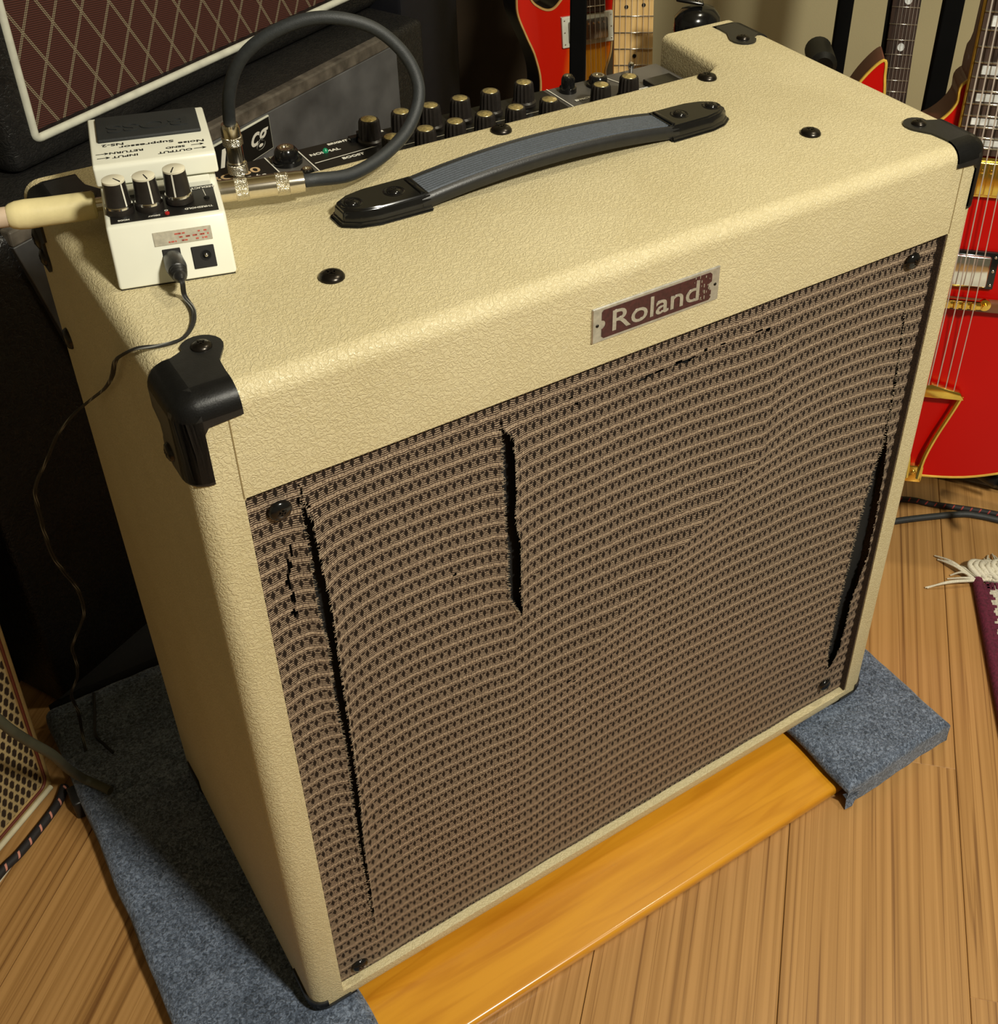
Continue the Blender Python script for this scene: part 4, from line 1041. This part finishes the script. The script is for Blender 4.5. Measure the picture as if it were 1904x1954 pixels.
def humbucker(parent, x, z, w_, h_, cover, ring, y=-.002, screws=True):
    r_ = obj('pickup_ring', box_bm((x - w_ / 2, y - .003, z - h_ / 2), (x + w_ / 2, y + .003, z + h_ / 2), .0012, 2), ring, parent, True)
    obj('pickup_cover', box_bm((x - w_ * .40, y - .0085, z - h_ * .42), (x + w_ * .40, y, z + h_ * .42), .002, 3), cover, r_, True)
    if screws:
        for sx in (-1, 1):
            for sz in (-1, 0, 1): screw('ring_screw', (x + sx * w_ * .455, y - .003, z + sz * h_ * .38), '-y', r_, .0017, 'gold' if cover == 'gold' else 'chrome')
    return r_
humbucker(rg, CX, .3865, .088, .044, 'gold', 'gold', screws=False)
for i in range(6): obj('pole_piece', lathe_bm([(.0022, 0), (.0022, .0012), (0, .0016)], 12, 'y'), 'gold', rg, True).location = (CX + (i - 2.5) * .0094, -.0105, .395)
humbucker(rg, CX, .2800, .088, .044, 'chrome', 'blackgloss')
M['tunewood'] = simple('bridge_base_wood', (.16, .06, .025), .35)
obj('bridge_base', box_bm((-.062, -.012, .232), (.075, -.001, .246), .003, 2), 'tunewood', rg, True)
bo_ = obj('bridge', box_bm((CX - .037, -.020, .2385), (CX + .033, -.011, .2475), .002, 2), 'gold', rg, True)
for i in range(6): obj('saddle', box_bm((CX - .026 + i * .0094, -.0225, .239), (CX - .020 + i * .0094, -.018, .247), .0008), 'gold', bo_)
obj('bridge_wheel', lathe_bm([(.0068, 0), (.0068, .004), (.003, .0044), (.003, .010), (0, .010)], 24, 'y'), 'gold', rg, True).location = (.0385, -.010, .2425)
# trapeze tailpiece
tpm = bmesh.new()
for pts_ in ([(-.040, .118), (.040, .118), (.034, .128), (0, .136), (-.034, .128)],):
    merge(tpm, prism_bm(pts_, -.014, -.003, 1, .0015, 2))
for s in (-1, 1):
    merge(tpm, tube_bm([(s * .037, -.008, .122), (s * .030, -.008, .100), (s * .017, -.008, .062), (s * .009, -.008, .030), (s * .007, -.006, .0)], .0034, 8, 4))
merge(tpm, box_bm((-.012, -.008, -.006), (.012, .006, .018), .002, 2))
obj('tailpiece', tpm, 'gold', rg, True, angle=40)
screw('tailpiece_screw', (0, -.008, .009), '-y', rg, .003, 'gold')
for i in range(6):
    x0 = CX + (i - 2.5) * .0098; x1 = CX + (i - 2.5) * .0074
    tube('string', [(CX + (i - 2.5) * .0100, -.012, .124), (x0, -.0225, .2435), (x1, -.0135, .95)], .0006 + .00012 * (5 - i) * .5, 'string', rg, n=5, sub=1)
# guitar stand of the red guitar
gs = empty('guitar_stand', 'black stand with silver bar under the bright red guitar', 'guitar stand', (1.0, .25, FZ))
og = Vector(gs.location)
for a, b2, r_ in (((1.060, .245, -.021), (1.120, .160, -.021), .012), ((.955, .33, -.023), (1.060, .245, -.023), .009)):
    tube('base_tube', [Vector(a) - og, Vector(b2) - og], r_, 'blackplastic', gs, n=12, sub=1)
tube('silver_bar', [Vector((1.032, .196, .025)) - og, Vector((1.062, .135, .025)) - og], .0038, 'chrome', gs, n=10, sub=1)
tube('black_bar', [Vector((1.038, .203, .032)) - og, Vector((1.08, .135, .032)) - og], .008, 'blackplastic', gs, n=10, sub=1)
tube('upright', [Vector((.975, .315, -.025)) - og, Vector((.965, .260, .10)) - og, Vector((.955, .235, .30)) - og], .008, 'blackplastic', gs, n=10, sub=1)
tube('cradle_arm', [Vector((.800, .255, .095)) - og, Vector((.955, .235, .09)) - og, Vector((.975, .098, .095)) - og], .009, 'blackplastic', gs, n=10, sub=1)
for p in ((.815, .185, .098), (.965, .06, .112)):
    tube('cradle_hook', [Vector((p[0] + .02, p[1] + .05, .095)) - og, Vector((p[0], p[1], .088)) - og], .006, 'blackplastic', gs, n=8, sub=1)

# sunburst guitar
sg = empty('sunburst_guitar', 'cherry sunburst guitar with cream pickup ring behind the amplifier knobs', 'guitar', (.7591, .7179, .5137), (-.1, 0, R(-10)))
pts = [(-.091, .050), (-.090, .030), (-.080, .003), (-.069, -.025), (-.0635, -.063), (-.075, -.12), (-.105, -.19), (-.10, -.27), (-.06, -.33), (.02, -.35), (.09, -.33), (.13, -.27), (.12, -.19), (.06, -.12), (.029, -.068), (.037, -.031), (.0395, .0), (.043, .04), (.055, .075), (.030, .082), (.0265, .10), (-.012, .10), (-.020, .06), (-.034, .040), (-.046, .0325), (-.060, .0365), (-.073, .050), (-.080, .085), (-.088, .08)]
guitar_body(sg, pts, .048, 'burst', 'redside_dark' if 'redside_dark' in M else M.setdefault('redside_dark', simple('near_black_side', (.008, .004, .003), .3)), 'creambind', .0018, False)
obj('neck', box_bm((-.008, .002, .08), (.022, .022, .45), .005), 'redside_dark', sg)
obj('fretboard', prism_bm([(-.0125, .026), (.0275, .024), (.025, .45), (-.010, .45)], -.006, -.001, 1), 'rosewood', sg)
for i, z in enumerate((.032, .0425, .054, .066, .079, .093, .107)):
    o = bpy.data.objects.new('fret', frm); C.objects.link(o); o.parent = sg; o.location = (.0075, -.0065, z); o.scale = (.72, .7, .7)
rg2 = obj('pickup_ring', box_bm((-.0325, -.004, -.0165), (.0395, .001, .0225), .001), 'whitepiping', sg)
rg2.rotation_euler = (0, R(-1.0), 0)
obj('pickup_cover', box_bm((-.024, -.009, -.010), (.0305, -.003, .0165), .002, 2), simple('dark_nickel', (.30, .27, .25), .22, 1.0), rg2, True)
for x in (.0365, -.029):
    for z in (-.012, .003, .018): screw('ring_screw', (x, -.004, z), '-y', rg2, .0011, 'chrome')
for i in range(6): obj('pole_piece', lathe_bm([(.0016, 0), (.0016, .001), (0, .0014)], 10, 'y'), 'chrome', rg2, True).location = (-.0125 + i * .0073, -.0092, .0118)
for i in range(6): tube('string', [(-.012 + i * .0075, -.0125, -.2), (-.0085 + i * .0062, -.0085, .45)], .00035, 'string', sg, n=4, sub=1)

# maple neck
mg = empty('maple_neck_guitar', 'pale maple guitar neck with black dot inlays behind the amplifier', 'guitar', (.75255, .60775, .54966), (-.1, 0, R(-26)))
obj('fretboard', prism_bm([(-.0222, -.20), (.0280, -.20), (.0252, .04), (.0235, .35), (-.0195, .35), (-.0216, .04)], -.004, .002, 1), 'maple', mg)
obj('neck', prism_bm([(-.020, .002), (.025, .002), (.020, .016), (.002, .022), (-.014, .016)], -.20, .35, 2), 'maple', mg, True)
mbo = [(-.03, -.20), (.035, -.20), (.06, -.17), (.08, -.19), (.09, -.25), (.10, -.33), (.13, -.42), (.10, -.48), (.0, -.50), (-.10, -.48), (-.13, -.42), (-.10, -.33), (-.06, -.27), (-.05, -.22)]
obj('body', prism_bm(closed_outline(mbo, 4), -.003, .036, 1, 0, 1, 0, 0), 'maple', mg, True)
fy = [.0191, -.0004, -.0199, -.0396]
d_ = .0195; up_, zz = [], .0191
for k in range(12): d_ *= 1.045; zz += d_ * 1.02; up_.append(zz)
dn_ = []; d_, zz = .0192, -.0396
for k in range(6): d_ *= .955; zz -= d_; dn_.append(zz)
for z in fy + up_ + dn_:
    if z < .34:
        o = bpy.data.objects.new('fret', frm); C.objects.link(o); o.parent = mg; o.location = (.0018, -.0045, z); o.scale = (.91, .7, .7); o.rotation_euler = (0, R(1.0), 0)
dotb = lathe_bm([(.0024, 0), (.0024, .0006), (0, .0007)], 14, 'y'); dme = bpy.data.meshes.new('dot'); dotb.to_mesh(dme); dotb.free(); dme.materials.append(M['ink'])
for x, z in ((-.0078, .0300), (.0132, .0318), (.0033, -.0285), (.003, .11), (.003, .18)):
    o = bpy.data.objects.new('dot_inlay', dme); C.objects.link(o); o.parent = mg; o.location = (x, -.0040, z)
for i in range(6): tube('string', [(-.0165 + i * .0075, -.0065, -.3), (-.0145 + i * .0066, -.0060, .35)], .00032, 'string', mg, n=4, sub=1)

# dark neck seen through the red guitar's cutaway
dg_ = empty('dark_neck_guitar', 'dark rosewood guitar neck with white dots between two black posts', 'guitar', (1.1302, .5155, .4913), (-.1, 0, R(-38)))
# local points: the board leans right going up
def dl(t): return -.0010 + t * .0
obj('fretboard', prism_bm([(-.0145, -.22), (.0235, -.22), (.0180, .059), (.0135, .40), (-.0155, .40), (-.0175, .059)], -.004, .002, 1), 'rosewood', dg_)
obj('neck', prism_bm([(-.0230, .002), (.0205, .002), (.016, .018), (-.018, .018)], -.22, .40, 2), 'ink', dg_, True)
obj('body', prism_bm(closed_outline([(-.03, -.20), (.03, -.20), (.07, -.17), (.11, -.21), (.10, -.28), (.13, -.40), (.08, -.48), (0, -.49), (-.08, -.48), (-.13, -.40), (-.10, -.28), (-.11, -.21), (-.07, -.17)], 4), -.002, .038, 1), 'redside', dg_, True)
fz = [.0496, .0276, .0071, -.0123, -.0303, -.0469, -.0623]
zz, d_ = .0496, .0225
up_ = []
for k in range(10): d_ *= 1.05; zz += d_; up_.append(zz)
for z in fz + up_:
    if z < .39:
        o = bpy.data.objects.new('fret', frm); C.objects.link(o); o.parent = dg_; o.location = (.0005, -.0045, z); o.scale = (.70, .5, .5)
dme2 = dme.copy(); dme2.materials.clear(); dme2.materials.append(M['pearl'])
for x, z in ((.0022, -.0022), (.0026, .0585), (.002, .11)):
    o = bpy.data.objects.new('dot_inlay', dme2); C.objects.link(o); o.parent = dg_; o.location = (x, -.0042, z); o.scale = (2.0, 1, 2.2)
for i in range(6): tube('string', [(-.010 + i * .0052 + .002, -.0065, -.3), (-.0090 + i * .0044, -.0062, .40)], .00018 + .00004 * (i > 2), 'string', dg_, n=4, sub=1)

# posts of the guitar rack
def rack(name, label, x, y, w_, d_, rot, ztop, foam, foamz):
    r_ = empty(name, label, 'guitar stand', (x, y, FZ), (0, 0, rot))
    r_['group'] = 'black posts of the guitar rack'
    obj('post', box_bm((-w_ / 2, -d_ / 2, .012), (w_ / 2, d_ / 2, ztop), .002), simple('rack_black', (.002, .002, .002), .75, spec=.1), r_)
    obj('foot', box_bm((-.16, -.015, 0), (.16, .015, .014), .003), 'blackplastic', r_)
    if foam: 
        f = obj('foam_arm', lathe_bm([(.0, -.03), (.012, -.030), (.018, -.024), (.018, .03), (.012, .036), (0, .036)], 20, 'y'), 'rubber', r_, True)
        f.location = (foam[0], foam[1], foamz)
    return r_
rack('guitar_rack', 'black flat post in front of the cherry sunburst guitar', .6390, .5560, .0185, .012, R(-36), 1.0, None, 0)
rack('guitar_rack', 'black post with padded arm left of the dark rosewood neck', 1.080, .575, .0200, .014, R(-36), 1.0, (-.034, -.060), .522)
rack('guitar_rack', 'black post between dark rosewood neck and red guitar neck', 1.055, .380, .0240, .014, R(-36), 1.0, None, 0)
# padded holder with wing bolt behind the amp's back corner
wn = empty('padded_holder', 'glossy black rounded holder with chrome wing bolt behind amplifier back corner', 'guitar stand', (.760, .495, .600))
s_ = lathe_bm([(0, -.030), (.018, -.026), (.0235, -.012), (.0225, .001), (.016, .010), (.007, .0135), (0, .014)], 28); bmesh.ops.scale(s_, vec=(1.25, 1, 1), verts=s_.verts[:])
obj('pad', s_, 'blackgloss', wn, True, angle=60)
ob_ = obj('wing', box_bm((-.024, -.006, -.002), (.008, .006, .002), .0018, 3), 'blackgloss', wn, True); ob_.location = (-.004, -.002, .0185); ob_.rotation_euler = (0, R(8), R(-35))
obj('wing_bolt', lathe_bm([(.0034, 0), (.0034, .004), (.002, .006), (0, .0064)], 14), 'chrome', wn, True).location = (-.003, -.003, .0195)
tube('stem', [(0, .0, -.028), (0, .01, -.35), (0, .01, -.628)], .008, 'blackplastic', wn, n=10, sub=1)

# ------------------------------------------------------------------ right floor: cables, rug
tag(tube('braided_cable', [(.75, .33, -.0305), (.86, .30, -.0305), (.969, .233, -.0305), (1.001, .199, -.0305), (1.035, .1645, -.0305), (1.060, .1365, -.0305), (1.12, .06, -.0305), (1.22, .0, -.0305)], .0041, 'braid', n=12), 'black braided cable with red flecks on floor below the red guitar', 'cable')
tag(tube('rubber_cable', [(.80, .24, -.0305), (.87, .222, -.0305), (.929, .204, -.0305), (.982, .1815, -.0305), (1.020, .1625, -.0305), (1.036, .1480, -.0305), (1.052, .1275, -.0305), (1.10, .06, -.0305), (1.18, -.02, -.0305)], .0045, 'rubber', n=12), 'plain grey black rubber cable on floor beside the fringed rug', 'cable')
rug = empty('rug', 'cream rug with burgundy edge and knotted off-white fringe at right edge', 'rug', (.937, .069, FZ), (0, 0, R(49)))
# local: -x runs away along the left edge towards the viewer, -y to the right
obj('rug_pile', box_bm((-1.2, -.75, .0), (-.012, -.012, .010), .003), 'rugwhite', rug)
rp = bmesh.new()
for i in range(260):   # ragged tufts of the border against the cream field
    t = i / 260; x = -.014 - 1.18 * t; wdt = .006 + .003 * math.sin(i * 1.7) + rs.uniform(0, .003)
    merge(rp, box_bm((x - .0045, -.010 - wdt, .006), (x, -.008, .0115), .0008, 1)) if i < 140 else None
for i in range(90):
    y = -.012 - .006 * i; merge(rp, box_bm((-.014 - .006 - rs.uniform(0, .006), y - .005, .006), (-.010, y, .0115), .0008, 1))
tag(obj('border_tufts', rp, 'rugred', rug), kind='stuff')
tube('edge_roll', [(-.004, -.004, .006), (-.3, -.004, .006), (-.7, -.004, .006), (-1.2, -.004, .006)], .0072, 'rugred', rug, n=10, sub=6)
rs = random.Random(5)
def tassel(y0, tip, n_=3, spread=.01, name='tassel'):
    b = bmesh.new()
    for k in range(n_):
        s = Vector((-.006, y0 + rs.uniform(-.003, .003), .008)); e = Vector(tip) + Vector((rs.uniform(-spread, spread), rs.uniform(-spread, spread), 0))
        mid = (s + e) / 2 + Vector((rs.uniform(-.004, .004), rs.uniform(-.006, .006), .006))
        tube_bm([s, mid, e], lambda t: .0022 * (1 - .55 * t), 6, 6, bm=b)
    bmesh.ops.recalc_face_normals(b, faces=b.faces[:])
    return obj(name, b, 'fringe', rug, True, angle=80)
Minv = (Matrix.Translation(rug.location) @ Matrix.Rotation(R(49), 4, 'Z')).inverted()
Lc = lambda x, y, z=-.0325: Minv @ Vector((x, y, z))
tassel(-.002, Lc(.929, .124), 3, .005); tassel(-.006, Lc(.876, .094), 2, .002); tassel(-.004, Lc(.915, .090), 2, .004); tassel(-.010, Lc(.947, .097), 3, .008)
for i in range(16):
    y = -.012 - i * .0085; tassel(y, (.036 + rs.uniform(-.010, .012), y + rs.uniform(-.015, .018), .003), 5, .009)
for i in range(16):
    y = -.006 - i * .0075; q_ = rs.uniform(.0, .012); p = [(-.006 + q_, y, .010), (.006 + q_, y + .012, .017), (.020 + q_, y + .004, .012), (.013 + q_, y - .010, .015), (-.004 + q_, y - .006, .012)]
    tube('knot', p, .0036, 'fringe', rug, n=8, sub=6)
